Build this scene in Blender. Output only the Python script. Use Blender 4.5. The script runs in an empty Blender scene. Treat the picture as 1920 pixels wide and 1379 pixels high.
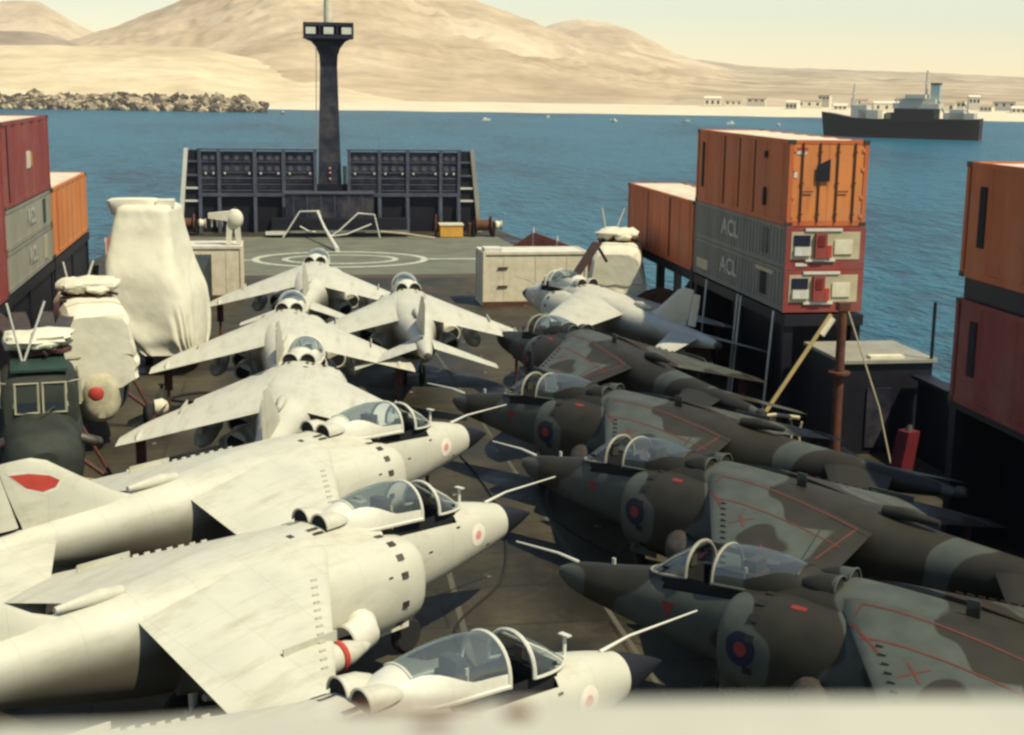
import bpy, bmesh, math, random
import numpy as np
from mathutils import Vector, Matrix, noise
from mathutils.bvhtree import BVHTree
R = math.radians
random.seed(7)
S = bpy.context.scene
COL = S.collection

# ------------------------------------------------------------------ camera
cd = bpy.data.cameras.new('camera'); cam = bpy.data.objects.new('camera', cd); COL.objects.link(cam)
S.camera = cam
cd.sensor_fit = 'HORIZONTAL'; cd.sensor_width = 36; cd.lens = 50.0
cd.clip_start = .05; cd.clip_end = 30000
YAW, PIT, ROLL, CAMZ = R(9.552), R(11.34), R(.8286), 10.117
F_ = Vector((math.sin(YAW)*math.cos(PIT), math.cos(YAW)*math.cos(PIT), -math.sin(PIT)))
R0 = Vector((math.cos(YAW), -math.sin(YAW), 0)); U0 = R0.cross(F_)
RR = R0*math.cos(ROLL)+U0*math.sin(ROLL); UU = U0*math.cos(ROLL)-R0*math.sin(ROLL)
m = Matrix((RR, UU, -F_)).transposed().to_4x4(); m.translation = (0, 0, CAMZ); cam.matrix_world = m
cd.dof.use_dof = True; cd.dof.focus_distance = 42; cd.dof.aperture_fstop = 4.6

# ------------------------------------------------------------------ sky and sun
SUN_AZ, SUN_EL = R(-46), R(57)
sd = Vector((math.cos(SUN_AZ)*math.cos(SUN_EL), math.sin(SUN_AZ)*math.cos(SUN_EL), math.sin(SUN_EL)))
w = bpy.data.worlds.new('World'); S.world = w; w.use_nodes = True
nt = w.node_tree; nt.nodes.clear()
sky = nt.nodes.new('ShaderNodeTexSky'); sky.sky_type = 'NISHITA'; sky.sun_disc = False
sky.sun_elevation = SUN_EL; sky.sun_rotation = math.atan2(sd.x, sd.y)
sky.air_density = 1.15; sky.dust_density = .0; sky.ozone_density = 1.0
tint = nt.nodes.new('ShaderNodeMix'); tint.data_type = 'RGBA'; tint.blend_type = 'MULTIPLY'
tint.inputs[0].default_value = 1; tint.inputs[7].default_value = (1.0, .95, .88, 1)
bg = nt.nodes.new('ShaderNodeBackground'); bg.inputs[1].default_value = .12
wo = nt.nodes.new('ShaderNodeOutputWorld')
nt.links.new(sky.outputs[0], tint.inputs[6]); nt.links.new(tint.outputs[2], bg.inputs[0]); nt.links.new(bg.outputs[0], wo.inputs[0])
sl = bpy.data.lights.new('sun', 'SUN'); sl.energy = 5.0; sl.angle = R(.6); sl.color = (1, .91, .67)
so = bpy.data.objects.new('sun', sl); COL.objects.link(so); so.rotation_euler = sd.to_track_quat('Z', 'Y').to_euler()
S.view_settings.view_transform = 'Standard'; S.view_settings.look = 'None'
S.view_settings.exposure = 0.25; S.view_settings.gamma = 1
S.cycles.max_bounces = 6; S.cycles.transparent_max_bounces = 10
S.cycles.filter_width = 2.6

# ------------------------------------------------------------------ materials
MATS = {}
def mat(name, col, rough=.6, var=.12, scale=1.5, bump=0.0, bscale=None, metal=0, spec=.3, col2=None, streak=0, detail=5):
    """procedural paint: large + fine noise variation of one colour, optional second colour, optional vertical streaks"""
    if name in MATS: return MATS[name]
    M = bpy.data.materials.new(name); M.use_nodes = True; t = M.node_tree; n = t.nodes; L = t.links.new
    b = n['Principled BSDF']; b.inputs['Roughness'].default_value = rough; b.inputs['Metallic'].default_value = metal
    b.inputs['Specular IOR Level'].default_value = spec
    tc = n.new('ShaderNodeTexCoord')
    mp = n.new('ShaderNodeMapping'); L(tc.outputs['Object'], mp.inputs[0])
    if streak: mp.inputs['Scale'].default_value = (1, 1, streak)
    nz = n.new('ShaderNodeTexNoise'); nz.inputs['Scale'].default_value = scale; nz.inputs['Detail'].default_value = detail; nz.inputs['Roughness'].default_value = .65
    L(mp.outputs[0], nz.inputs[0])
    r = n.new('ShaderNodeValToRGB'); L(nz.outputs[0], r.inputs[0])
    c = np.array(col); c2 = np.array(col2) if col2 is not None else c*(1-2*var)
    r.color_ramp.elements[0].position = .32; r.color_ramp.elements[1].position = .68
    r.color_ramp.elements[0].color = (*c2, 1); r.color_ramp.elements[1].color = (*(c*(1+var*.5)), 1)
    L(r.outputs[0], b.inputs['Base Color'])
    if bump:
        nb = n.new('ShaderNodeTexNoise'); nb.inputs['Scale'].default_value = bscale or scale*6; nb.inputs['Detail'].default_value = 4
        L(tc.outputs['Object'], nb.inputs[0])
        bp = n.new('ShaderNodeBump'); bp.inputs['Strength'].default_value = bump; bp.inputs['Distance'].default_value = .02
        L(nb.outputs[0], bp.inputs['Height']); L(bp.outputs[0], b.inputs['Normal'])
    MATS[name] = M
    return M

def plane_paint(name, col, line=.75):
    """aircraft skin: faint panel lines, soot with painted lower-tail shade, rubbed patches"""
    M = mat(name, col, rough=.5, var=.05, scale=.9, spec=.3)
    t = M.node_tree; n = t.nodes; L = t.links.new; b = n['Principled BSDF']
    base = b.inputs['Base Color'].links[0].from_socket
    tc = n['Texture Coordinate']
    sp = n.new('ShaderNodeSeparateXYZ'); L(tc.outputs['Object'], sp.inputs[0])
    fac = None
    for ax, pitch, wd in ((0, .93, .016), (1, .62, .014)):
        d = n.new('ShaderNodeMath'); d.operation = 'PINGPONG'; d.inputs[1].default_value = pitch/2; L(sp.outputs[ax], d.inputs[0])
        c = n.new('ShaderNodeMath'); c.operation = 'LESS_THAN'; c.inputs[1].default_value = wd; L(d.outputs[0], c.inputs[0])
        if fac is None: fac = c.outputs[0]
        else:
            a = n.new('ShaderNodeMath'); a.operation = 'MAXIMUM'; L(fac, a.inputs[0]); L(c.outputs[0], a.inputs[1]); fac = a.outputs[0]
    mx = n.new('ShaderNodeMix'); mx.data_type = 'RGBA'; mx.blend_type = 'MULTIPLY'
    mu = n.new('ShaderNodeMath'); mu.operation = 'MULTIPLY'; mu.inputs[1].default_value = .24; L(fac, mu.inputs[0])
    L(mu.outputs[0], mx.inputs[0]); L(base, mx.inputs[6]); mx.inputs[7].default_value = (line, line, line*.97, 1)
    nz = n.new('ShaderNodeTexNoise'); nz.inputs['Scale'].default_value = 2.2; nz.inputs['Detail'].default_value = 6; nz.inputs['Roughness'].default_value = .7
    mp = n.new('ShaderNodeMapping'); mp.inputs['Scale'].default_value = (.35, 1.4, 1); L(tc.outputs['Object'], mp.inputs[0]); L(mp.outputs[0], nz.inputs[0])
    rp = n.new('ShaderNodeValToRGB'); rp.color_ramp.elements[0].position = .5; rp.color_ramp.elements[1].position = .8
    rp.color_ramp.elements[0].color = (1, 1, 1, 1); rp.color_ramp.elements[1].color = (.70, .67, .58, 1); L(nz.outputs[0], rp.inputs[0])
    m2 = n.new('ShaderNodeMix'); m2.data_type = 'RGBA'; m2.blend_type = 'MULTIPLY'; m2.inputs[0].default_value = 1
    L(mx.outputs[2], m2.inputs[6]); L(rp.outputs[0], m2.inputs[7])
    # exhaust soot from the rear nozzles, deepened by painted shade along the lower tail
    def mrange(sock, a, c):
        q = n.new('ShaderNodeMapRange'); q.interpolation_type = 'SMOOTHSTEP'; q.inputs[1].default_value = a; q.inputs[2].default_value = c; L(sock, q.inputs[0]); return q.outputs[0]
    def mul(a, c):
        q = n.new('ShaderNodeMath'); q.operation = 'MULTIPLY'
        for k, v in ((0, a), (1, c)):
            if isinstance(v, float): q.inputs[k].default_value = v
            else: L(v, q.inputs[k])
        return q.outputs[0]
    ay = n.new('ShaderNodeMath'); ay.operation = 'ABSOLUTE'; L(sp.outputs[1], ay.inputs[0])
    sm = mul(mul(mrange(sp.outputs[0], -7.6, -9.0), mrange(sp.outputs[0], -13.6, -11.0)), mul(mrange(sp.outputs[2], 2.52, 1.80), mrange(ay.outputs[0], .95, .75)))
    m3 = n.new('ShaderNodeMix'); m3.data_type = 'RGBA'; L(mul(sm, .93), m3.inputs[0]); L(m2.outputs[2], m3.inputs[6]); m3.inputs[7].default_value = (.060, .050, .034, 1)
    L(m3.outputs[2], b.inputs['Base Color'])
    return M

def camo(name):
    """two-colour disruptive paint with soft wavy borders"""
    M = bpy.data.materials.new(name); M.use_nodes = True; t = M.node_tree; n = t.nodes; L = t.links.new
    b = n['Principled BSDF']; b.inputs['Roughness'].default_value = .55; b.inputs['Specular IOR Level'].default_value = .3
    tc = n.new('ShaderNodeTexCoord')
    nz = n.new('ShaderNodeTexNoise'); nz.inputs['Scale'].default_value = .55; nz.inputs['Detail'].default_value = 1.0; L(tc.outputs['Object'], nz.inputs[0])
    dt = n.new('ShaderNodeVectorMath'); dt.operation = 'DOT_PRODUCT'; dt.inputs[1].default_value = (1.75, 1.15, .55); L(tc.outputs['Object'], dt.inputs[0])
    ma = n.new('ShaderNodeMath'); ma.operation = 'MULTIPLY_ADD'; ma.inputs[1].default_value = 11.0; L(nz.outputs[0], ma.inputs[0]); L(dt.outputs['Value'], ma.inputs[2])
    sn = n.new('ShaderNodeMath'); sn.operation = 'SINE'; L(ma.outputs[0], sn.inputs[0])
    r = n.new('ShaderNodeValToRGB'); e = r.color_ramp.elements
    mr = n.new('ShaderNodeMapRange'); mr.inputs[1].default_value = -1; L(sn.outputs[0], mr.inputs[0])
    e[0].position = .50; e[0].color = (.024, .022, .015, 1); e[1].position = .56; e[1].color = (.060, .070, .061, 1)
    L(mr.outputs[0], r.inputs[0])
    n2 = n.new('ShaderNodeTexNoise'); n2.inputs['Scale'].default_value = 2.5; n2.inputs['Detail'].default_value = 6; L(tc.outputs['Object'], n2.inputs[0])
    r2 = n.new('ShaderNodeValToRGB'); r2.color_ramp.elements[0].color = (.80, .78, .74, 1); r2.color_ramp.elements[0].position = .3; r2.color_ramp.elements[1].color = (1.15, 1.12, 1.05, 1); r2.color_ramp.elements[1].position = .7
    L(n2.outputs[0], r2.inputs[0])
    m2 = n.new('ShaderNodeMix'); m2.data_type = 'RGBA'; m2.blend_type = 'MULTIPLY'; m2.inputs[0].default_value = 1
    L(r.outputs[0], m2.inputs[6]); L(r2.outputs[0], m2.inputs[7]); L(m2.outputs[2], b.inputs['Base Color'])
    MATS[name] = M
    return M

def glass(name, tintc=(.72, .80, .80), gl=.16):
    M = bpy.data.materials.new(name); M.use_nodes = True; t = M.node_tree; n = t.nodes; n.clear(); L = t.links.new
    o = n.new('ShaderNodeOutputMaterial'); tr = n.new('ShaderNodeBsdfTransparent'); tr.inputs[0].default_value = (*tintc, 1)
    g = n.new('ShaderNodeBsdfGlossy'); g.inputs['Roughness'].default_value = .06; g.inputs[0].default_value = (.9, .95, 1, 1)
    df = n.new('ShaderNodeBsdfDiffuse'); df.inputs[0].default_value = (.5, .58, .6, 1)
    lw = n.new('ShaderNodeLayerWeight'); lw.inputs[0].default_value = .25
    ad = n.new('ShaderNodeMath'); ad.operation = 'MULTIPLY_ADD'; ad.inputs[1].default_value = .45; ad.inputs[2].default_value = gl*.3; L(lw.outputs['Fresnel'], ad.inputs[0])
    m1 = n.new('ShaderNodeMixShader'); m1.inputs[0].default_value = .09; L(tr.outputs[0], m1.inputs[1]); L(df.outputs[0], m1.inputs[2])
    mx = n.new('ShaderNodeMixShader'); L(ad.outputs[0], mx.inputs[0]); L(m1.outputs[0], mx.inputs[1]); L(g.outputs[0], mx.inputs[2]); L(mx.outputs[0], o.inputs[0])
    MATS[name] = M
    return M

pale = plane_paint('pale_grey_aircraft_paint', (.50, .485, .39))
camo_m = camo('grey_green_camouflage')
black = mat('black_radome', (.012, .013, .018), rough=.55)
dark = mat('dark_interior', (.012, .012, .013), rough=.8)
soot = mat('sooty_metal', (.10, .085, .065), rough=.5, metal=.4, col2=(.03, .028, .025), scale=4)
rubber = mat('rubber', (.018, .018, .018), rough=.85)
legm = mat('brown_leg_paint', (.10, .035, .025), rough=.6, col2=(.05, .02, .018), scale=6)
glm = glass('clear_perspex')
dglass = mat('dark_window', (.02, .028, .035), rough=.12, spec=.6)
white = mat('white_paint', (.60, .585, .49), rough=.5, var=.06, scale=2)
cream = mat('cream_paint', (.64, .58, .42), rough=.6, col2=(.54, .48, .33), scale=2.5)
fabric = mat('white_cover_fabric', (.62, .595, .47), rough=.9, col2=(.53, .505, .38), scale=1.4, bump=.5, bscale=2.2)
fabric.node_tree.nodes['Bump'].inputs['Distance'].default_value = .05
_t = fabric.node_tree; _q = _t.nodes.new('ShaderNodeTexNoise'); _q.noise_type = 'RIDGED_MULTIFRACTAL'; _q.inputs['Scale'].default_value = .9; _q.inputs['Detail'].default_value = 3; _q.inputs['Distortion'].default_value = .6
_t.links.new(_t.nodes['Texture Coordinate'].outputs['Object'], _q.inputs[0]); _b2 = _t.nodes.new('ShaderNodeBump'); _b2.inputs['Strength'].default_value = .55; _b2.inputs['Distance'].default_value = .10
_t.links.new(_q.outputs[0], _b2.inputs['Height']); _t.links.new(_t.nodes['Bump'].outputs[0], _b2.inputs['Normal']); _t.links.new(_b2.outputs[0], _t.nodes['Principled BSDF'].inputs['Normal'])
fabricd = mat('soiled_cover_fabric', (.46, .43, .30), rough=.9, col2=(.30, .27, .17), scale=2.5, bump=.8, bscale=5)
redp = mat('red_paint', (.42, .05, .035), rough=.55)
redline = mat('faded_red_line', (.12, .034, .022), rough=.6)
pinkp = mat('faded_pink_marking', (.62, .28, .22), rough=.6)
paleblue = mat('pale_ring_marking', (.74, .66, .55), rough=.6)
bluep = mat('dark_blue_marking', (.008, .010, .028), rough=.6)
yellow = mat('yellow_paint', (.60, .30, .05), rough=.55)
orange = mat('orange_container_paint', (.60, .205, .055), rough=.6, col2=(.50, .16, .042), scale=1.1, streak=.3)
oranged = mat('shaded_orange_container_paint', (.50, .125, .036), rough=.65, col2=(.40, .092, .028), scale=1.1, streak=.3)  # darker copy of the orange, shade of the unlit sides painted in
maroon = mat('maroon_container_paint', (.25, .042, .035), rough=.6, col2=(.19, .032, .028), scale=1.1, streak=.3)
greyc = mat('grey_container_paint', (.185, .18, .15), rough=.6, col2=(.14, .135, .11), scale=1.1, streak=.3)
greyl = mat('light_grey_container_paint', (.27, .26, .205), rough=.6, col2=(.20, .195, .15), scale=1.1, streak=.3)
roofw = mat('pale_container_roof', (.62, .55, .40), rough=.7, col2=(.5, .43, .31), scale=1.2)
navy = mat('navy_steel', (.018, .020, .036), rough=.5, var=.2, scale=2)
navyl = mat('blue_grey_steel', (.075, .078, .105), rough=.5, var=.2, scale=2)
blacks = mat('black_steel', (.010, .010, .016), rough=.55, var=.2)
greenh = mat('dark_green_helicopter_paint', (.030, .036, .026), rough=.7, col2=(.018, .019, .014), scale=2.2)
greenroof = mat('green_roof_paint', (.022, .05, .036), rough=.5)
rust = mat('rust_brown', (.12, .045, .022), rough=.8, col2=(.06, .025, .016), scale=4)
beige = mat('beige_panel', (.46, .39, .24), rough=.6, var=.1)
khaki = mat('khaki_frame', (.36, .33, .22), rough=.6)
flapm = mat('panel_gap', (.30, .29, .24), rough=.6)
flapc = mat('panel_gap_dark', (.03, .03, .025), rough=.6)
paneltone = mat('panel_tone', (.53, .515, .43), rough=.5)
maroond = mat('shaded_maroon_paint', (.22, .040, .030), rough=.65, col2=(.17, .030, .024), scale=1.1)  # maroon darkened to paint in the shade on the lower right container
strutm = mat('yellowed_strut', (.42, .31, .12), rough=.6)
deepred = mat('shaded_red_paint', (.12, .012, .018), rough=.6)  # red darkened so the locker's colour carries painted shade
dullred = mat('dull_red_marking', (.22, .025, .022), rough=.6)
fadedwhite = mat('faded_lettering', (.44, .43, .36), rough=.6, var=.2, scale=3)
netm = mat('salmon_net', (.45, .14, .09), rough=.8)

def weather(M, amt=.55, rustc=(.10, .045, .022)):
    """vertical rust and dirt runs over a paint"""
    t = M.node_tree; n = t.nodes; L = t.links.new; b = n['Principled BSDF']; base = b.inputs['Base Color'].links[0].from_socket; tc = n['Texture Coordinate']
    for sc, st, lo, hi, c, k in ((2.6, .16, .56, .80, rustc, amt), (9, .5, .60, .74, tuple(x*.6 for x in rustc), amt*.7), (.7, 1, .45, .75, (.30, .24, .17), .25)):
        mp = n.new('ShaderNodeMapping'); mp.inputs['Scale'].default_value = (1, 1, st); L(tc.outputs['Object'], mp.inputs[0])
        q = n.new('ShaderNodeTexNoise'); q.inputs['Scale'].default_value = sc; q.inputs['Detail'].default_value = 6; q.inputs['Roughness'].default_value = .7; L(mp.outputs[0], q.inputs[0])
        r = n.new('ShaderNodeMapRange'); r.inputs[1].default_value = lo; r.inputs[2].default_value = hi; r.inputs[4].default_value = k; L(q.outputs[0], r.inputs[0])
        x = n.new('ShaderNodeMix'); x.data_type = 'RGBA'; L(r.outputs[0], x.inputs[0]); L(base, x.inputs[6]); x.inputs[7].default_value = (*c, 1); base = x.outputs[2]
    L(base, b.inputs['Base Color'])
for m_ in (orange, oranged, maroon, maroond, greyc, greyl): weather(m_, .5)
for m_ in (cream, white): weather(m_, .35, (.22, .13, .06))
weather(roofw, .3, (.3, .2, .1)); weather(navy, .35, (.06, .04, .03)); weather(fabric, .12, (.34, .30, .18))

# ------------------------------------------------------------------ mesh helpers
class MB:
    def __init__(s): s.v = []; s.f = []; s.mi = []
    def add(s, vs, fs, mi=0):
        k = len(s.v); s.v += [tuple(p) for p in vs]; s.f += [tuple(i+k for i in q) for q in fs]; s.mi += [mi]*len(fs); return s
    def box(s, x0, x1, y0, y1, z0, z1, mi=0, M=None):
        vs = [(x, y, z) for z in (z0, z1) for y in (y0, y1) for x in (x0, x1)]
        if M is not None: vs = [M @ Vector(p) for p in vs]
        return s.add(vs, [(0, 2, 3, 1), (4, 5, 7, 6), (0, 1, 5, 4), (2, 6, 7, 3), (0, 4, 6, 2), (1, 3, 7, 5)], mi)
    def loft(s, rings, mi=0, c0=True, c1=True, closed=True):
        n = len(rings[0]); vs = [p for r in rings for p in r]; fs = []
        for i in range(len(rings)-1):
            for j in range(n if closed else n-1):
                k = (j+1) % n; fs.append((i*n+j, i*n+k, (i+1)*n+k, (i+1)*n+j))
        if c0: fs.append(tuple(range(n-1, -1, -1)))
        if c1: fs.append(tuple((len(rings)-1)*n+j for j in range(n)))
        return s.add(vs, fs, mi)
    def cyl(s, p0, p1, r0, r1=None, n=12, mi=0, cap=True):
        p0 = Vector(p0); p1 = Vector(p1); r1 = r0 if r1 is None else r1; d = (p1-p0).normalized()
        a = d.orthogonal().normalized(); b = d.cross(a)
        rg = [[p+a*(r*math.cos(2*math.pi*i/n))+b*(r*math.sin(2*math.pi*i/n)) for i in range(n)] for p, r in ((p0, r0), (p1, r1))]
        return s.loft(rg, mi, cap, cap)
    def tube(s, pts, r, n=6, mi=0, closed=False):
        pts = [Vector(p) for p in pts]; rg = []; N = len(pts); a = None
        for i, p in enumerate(pts):
            if closed: d = (pts[(i+1) % N]-pts[i-1])
            else: d = pts[min(i+1, N-1)]-pts[max(i-1, 0)]
            d.normalize()
            if a is None: a = d.orthogonal().normalized()
            a = (a-d*a.dot(d)); a = a.normalized() if a.length > 1e-6 else d.orthogonal().normalized()
            b = d.cross(a); rr = r[i] if isinstance(r, (list, tuple)) else r
            rg.append([p+a*(rr*math.cos(2*math.pi*j/n))+b*(rr*math.sin(2*math.pi*j/n)) for j in range(n)])
        if closed: rg.append(rg[0]); return s.loft(rg, mi, False, False)
        return s.loft(rg, mi)
    def ell(s, c, r, nu=14, nv=9, mi=0, M=None):
        rg = []
        for i in range(nv+1):
            t = math.pi*i/nv; t = min(max(t, .02), math.pi-.02)
            rg.append([Vector((r[0]*math.sin(t)*math.cos(2*math.pi*j/nu), r[1]*math.sin(t)*math.sin(2*math.pi*j/nu), r[2]*math.cos(t))) for j in range(nu)])
        rg = [[(M @ p if M is not None else p)+Vector(c) for p in q] for q in rg]
        return s.loft(rg, mi)
    def prism(s, poly, z0, z1, mi=0):
        n = len(poly); vs = [(x, y, z0) for x, y in poly]+[(x, y, z1) for x, y in poly]
        return s.add(vs, [tuple(range(n-1, -1, -1)), tuple(range(n, 2*n))]+[(i, (i+1) % n, n+(i+1) % n, n+i) for i in range(n)], mi)
    def rev(s, c, axis, prof, n=16, mi=0):
        """surface of revolution: prof = [(along, radius)]"""
        axis = Vector(axis).normalized(); a = axis.orthogonal().normalized(); b = axis.cross(a); c = Vector(c)
        return s.loft([[c+axis*t+a*(r*math.cos(2*math.pi*i/n))+b*(r*math.sin(2*math.pi*i/n)) for i in range(n)] for t, r in prof], mi)
    def mesh(s, name, mats, angle=38):
        me = bpy.data.meshes.new(name); me.from_pydata([tuple(p) for p in s.v], [], s.f)
        for x in (mats if isinstance(mats, (list, tuple)) else [mats]): me.materials.append(x)
        me.polygons.foreach_set('material_index', s.mi)
        bm = bmesh.new(); bm.from_mesh(me); bmesh.ops.recalc_face_normals(bm, faces=bm.faces); bm.to_mesh(me); bm.free()
        if angle:
            me.polygons.foreach_set('use_smooth', [True]*len(me.polygons)); me.set_sharp_from_angle(angle=R(angle))
        me.update(); return me
    def build(s, name, mats, parent=None, angle=38):
        o = bpy.data.objects.new(name, s.mesh(name, mats, angle)); COL.objects.link(o)
        if parent: o.parent = parent
        return o

def tag(o, label=None, cat=None, group=None, kind=None):
    if label: o['label'] = label
    if cat: o['category'] = cat
    if group: o['group'] = group
    if kind: o['kind'] = kind
    return o
def thing(name, label, cat, loc=(0, 0, 0), rz=0, group=None):
    o = bpy.data.objects.new(name, None); COL.objects.link(o); o.location = loc; o.rotation_euler = (0, 0, rz)
    o.empty_display_size = .3
    return tag(o, label, cat, group)
def copy_tree(o, parent=None):
    c = o.copy(); COL.objects.link(c); c.parent = parent
    for ch in o.children: copy_tree(ch, c)
    return c
def text_mesh(body, size, ext=.004):
    cu = bpy.data.curves.new('lettering', 'FONT'); cu.body = body; cu.size = size; cu.extrude = ext; cu.offset = .018; cu.align_x = 'CENTER'; cu.align_y = 'CENTER'
    o = bpy.data.objects.new('lettering_source', cu); COL.objects.link(o)
    me = bpy.data.meshes.new_from_object(o.evaluated_get(bpy.context.evaluated_depsgraph_get()))
    bpy.data.objects.remove(o); bpy.data.curves.remove(cu)
    return me
def lettering(body, size, m, parent, loc, rot, name='lettering', sx=1):
    me = text_mesh(body, size); me.materials.clear(); me.materials.append(m)
    o = bpy.data.objects.new(name, me); COL.objects.link(o); o.parent = parent; o.location = loc; o.rotation_euler = rot; o.scale = (sx, 1, 1)
    return o
def hermite(tab, x):
    """monotone-ish cubic through rows (x, a, b, ...)"""
    if x <= tab[0][0]: return tab[0][1:]
    if x >= tab[-1][0]: return tab[-1][1:]
    i = max(k for k in range(len(tab)-1) if tab[k][0] <= x)
    p0 = tab[max(i-1, 0)]; p1 = tab[i]; p2 = tab[i+1]; p3 = tab[min(i+2, len(tab)-1)]
    h = p2[0]-p1[0]; t = (x-p1[0])/h; out = []
    for k in range(1, len(p1)):
        d = (p2[k]-p1[k])/h
        m1 = (p2[k]-p0[k])/(p2[0]-p0[0]) if i > 0 else d
        m2 = (p3[k]-p1[k])/(p3[0]-p1[0]) if i+2 < len(tab) else d
        d0 = (p1[k]-p0[k])/(p1[0]-p0[0]) if i > 0 else d
        d3 = (p3[k]-p2[k])/(p3[0]-p2[0]) if i+2 < len(tab) else d
        m1 = 0 if d0*d <= 0 else math.copysign(min(abs(m1), 3*abs(d), 3*abs(d0)), d)
        m2 = 0 if d3*d <= 0 else math.copysign(min(abs(m2), 3*abs(d), 3*abs(d3)), d)
        out.append((2*t**3-3*t*t+1)*p1[k]+(t**3-2*t*t+t)*h*m1+(-2*t**3+3*t*t)*p2[k]+(t**3-t*t)*h*m2)
    return out
def sell(a, hw, zt, zb, e):
    c, s = math.cos(a), math.sin(a)
    return hw*math.copysign(abs(c)**(2/e), c), (zt+zb)/2+(zt-zb)/2*math.copysign(abs(s)**(2/e), s)

# ------------------------------------------------------------------ the setting: sea, hills, deck
SEA = -15.0
def setting():
    # sea: one sheet to the horizon, finer rows near the ship
    M = bpy.data.materials.new('sea_water'); M.use_nodes = True; t = M.node_tree; n = t.nodes; L = t.links.new
    b = n['Principled BSDF']; b.inputs['Roughness'].default_value = .32; b.inputs['IOR'].default_value = 1.33; b.inputs['Specular IOR Level'].default_value = .22
    tc = n.new('ShaderNodeTexCoord')
    def nz(sx, sy, scale, det=4, rot=0):
        mp = n.new('ShaderNodeMapping'); mp.inputs['Scale'].default_value = (sx, sy, 1); mp.inputs['Rotation'].default_value = (0, 0, R(rot)); L(tc.outputs['Object'], mp.inputs[0])
        q = n.new('ShaderNodeTexNoise'); q.inputs['Scale'].default_value = scale; q.inputs['Detail'].default_value = det; q.inputs['Roughness'].default_value = .6; L(mp.outputs[0], q.inputs[0]); return q.outputs[0]
    a = nz(1, .35, .012, 4, 8); c = nz(1, .40, .30, 6, -10); d = nz(1, .6, .6, 3, 15)
    s1 = n.new('ShaderNodeMath'); s1.operation = 'MULTIPLY_ADD'; s1.inputs[1].default_value = .60; L(a, s1.inputs[0])
    m1 = n.new('ShaderNodeMath'); m1.operation = 'MULTIPLY'; m1.inputs[1].default_value = .55; L(c, m1.inputs[0]); L(m1.outputs[0], s1.inputs[2])
    r = n.new('ShaderNodeValToRGB'); L(s1.outputs[0], r.inputs[0]); e = r.color_ramp.elements
    e[0].position = .40; e[0].color = (.002, .022, .045, 1); e[1].position = .60; e[1].color = (.013, .105, .155, 1)  # ripple light and dark painted into the water colour
    wc = nz(1, .5, .30, 6, 5); wr = n.new('ShaderNodeMapRange'); wr.inputs[1].default_value = .69; wr.inputs[2].default_value = .76; wr.inputs[4].default_value = .55; L(wc, wr.inputs[0])
    wm = n.new('ShaderNodeMix'); wm.data_type = 'RGBA'; L(wr.outputs[0], wm.inputs[0]); L(r.outputs[0], wm.inputs[6]); wm.inputs[7].default_value = (.55, .6, .58, 1)
    L(wm.outputs[2], b.inputs['Base Color'])
    s2 = n.new('ShaderNodeMath'); s2.operation = 'MULTIPLY_ADD'; s2.inputs[1].default_value = .35; L(d, s2.inputs[0]); L(c, s2.inputs[2])
    bp = n.new('ShaderNodeBump'); bp.inputs['Strength'].default_value = 1.0; bp.inputs['Distance'].default_value = 3.2; L(s2.outputs[0], bp.inputs['Height']); L(bp.outputs[0], b.inputs['Normal'])
    mb = MB(); g = 12000
    mb.add([(-g, -3000, SEA), (g, -3000, SEA), (g, 2*g, SEA), (-g, 2*g, SEA)], [(0, 1, 2, 3)])
    tag(mb.build('sea', M, angle=0), kind='structure')

    # hills: real relief at 1.2 to 5 km; every ridge is (azimuth from the bow in degrees, height above deck in metres)
    def relief(name, tab, r_foot, r_ridge, r_end, m, rough=1.0, seed=0, foot=SEA-2, power=1.3, na=150, nr=44, feet=None):
        mb = MB(); a0, a1 = tab[0][0], tab[-1][0]; vs = []
        for i in range(na+1):
            az = a0+(a1-a0)*i/na; hz = hermite(tab, az)[0]
            rf = hermite(feet, az)[0] if feet else r_foot
            for j in range(nr+1):
                q = j/nr
                r_ = rf+(r_end-rf)*q; k = (r_-rf)/(r_ridge-rf)
                if k <= 1: hh = foot+(hz-foot)*(k**power)*(1-.12*math.sin(math.pi*k))
                else: hh = hz-(hz-foot)*((r_-r_ridge)/(r_end-r_ridge))**1.6
                x, y = r_*math.sin(R(az)), r_*math.cos(R(az))
                p = Vector((x*.0042+seed, y*.0042, seed*.7))
                amp = rough*min(k, 1)*(1-min(max((k-.7)/.3, 0), .75))
                hh += amp*(noise.fractal(p, .8, 2.1, 7)*20 - abs(noise.noise(p*2.5))*38 - abs(noise.noise(p*7))*14 + 11)
                vs.append((x, y, hh))
        n1 = nr+1
        fs = [(i*n1+j, (i+1)*n1+j, (i+1)*n1+j+1, i*n1+j+1) for i in range(na) for j in range(nr)]
        mb.add(vs, fs); return tag(mb.build(name, m, angle=0 if rough > 9 else 180), kind='structure')
    def ground(name, pale_, mid_, dark_, k=1.0, scar=None):
        M = bpy.data.materials.new(name); M.use_nodes = True; t = M.node_tree; n = t.nodes; L = t.links.new
        b = n['Principled BSDF']; b.inputs['Roughness'].default_value = .95; b.inputs['Specular IOR Level'].default_value = .05
        tc = n.new('ShaderNodeTexCoord')
        def nz(scale, det, sz=1, ro=.65):
            mp = n.new('ShaderNodeMapping'); mp.inputs['Scale'].default_value = (1, 1, sz); L(tc.outputs['Object'], mp.inputs[0])
            q = n.new('ShaderNodeTexNoise'); q.inputs['Scale'].default_value = scale; q.inputs['Detail'].default_value = det; q.inputs['Roughness'].default_value = ro; L(mp.outputs[0], q.inputs[0]); return q.outputs[0]
        r = n.new('ShaderNodeValToRGB'); L(nz(.0046*k, 5, 1.2, .55), r.inputs[0]); e = r.color_ramp.elements
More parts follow.
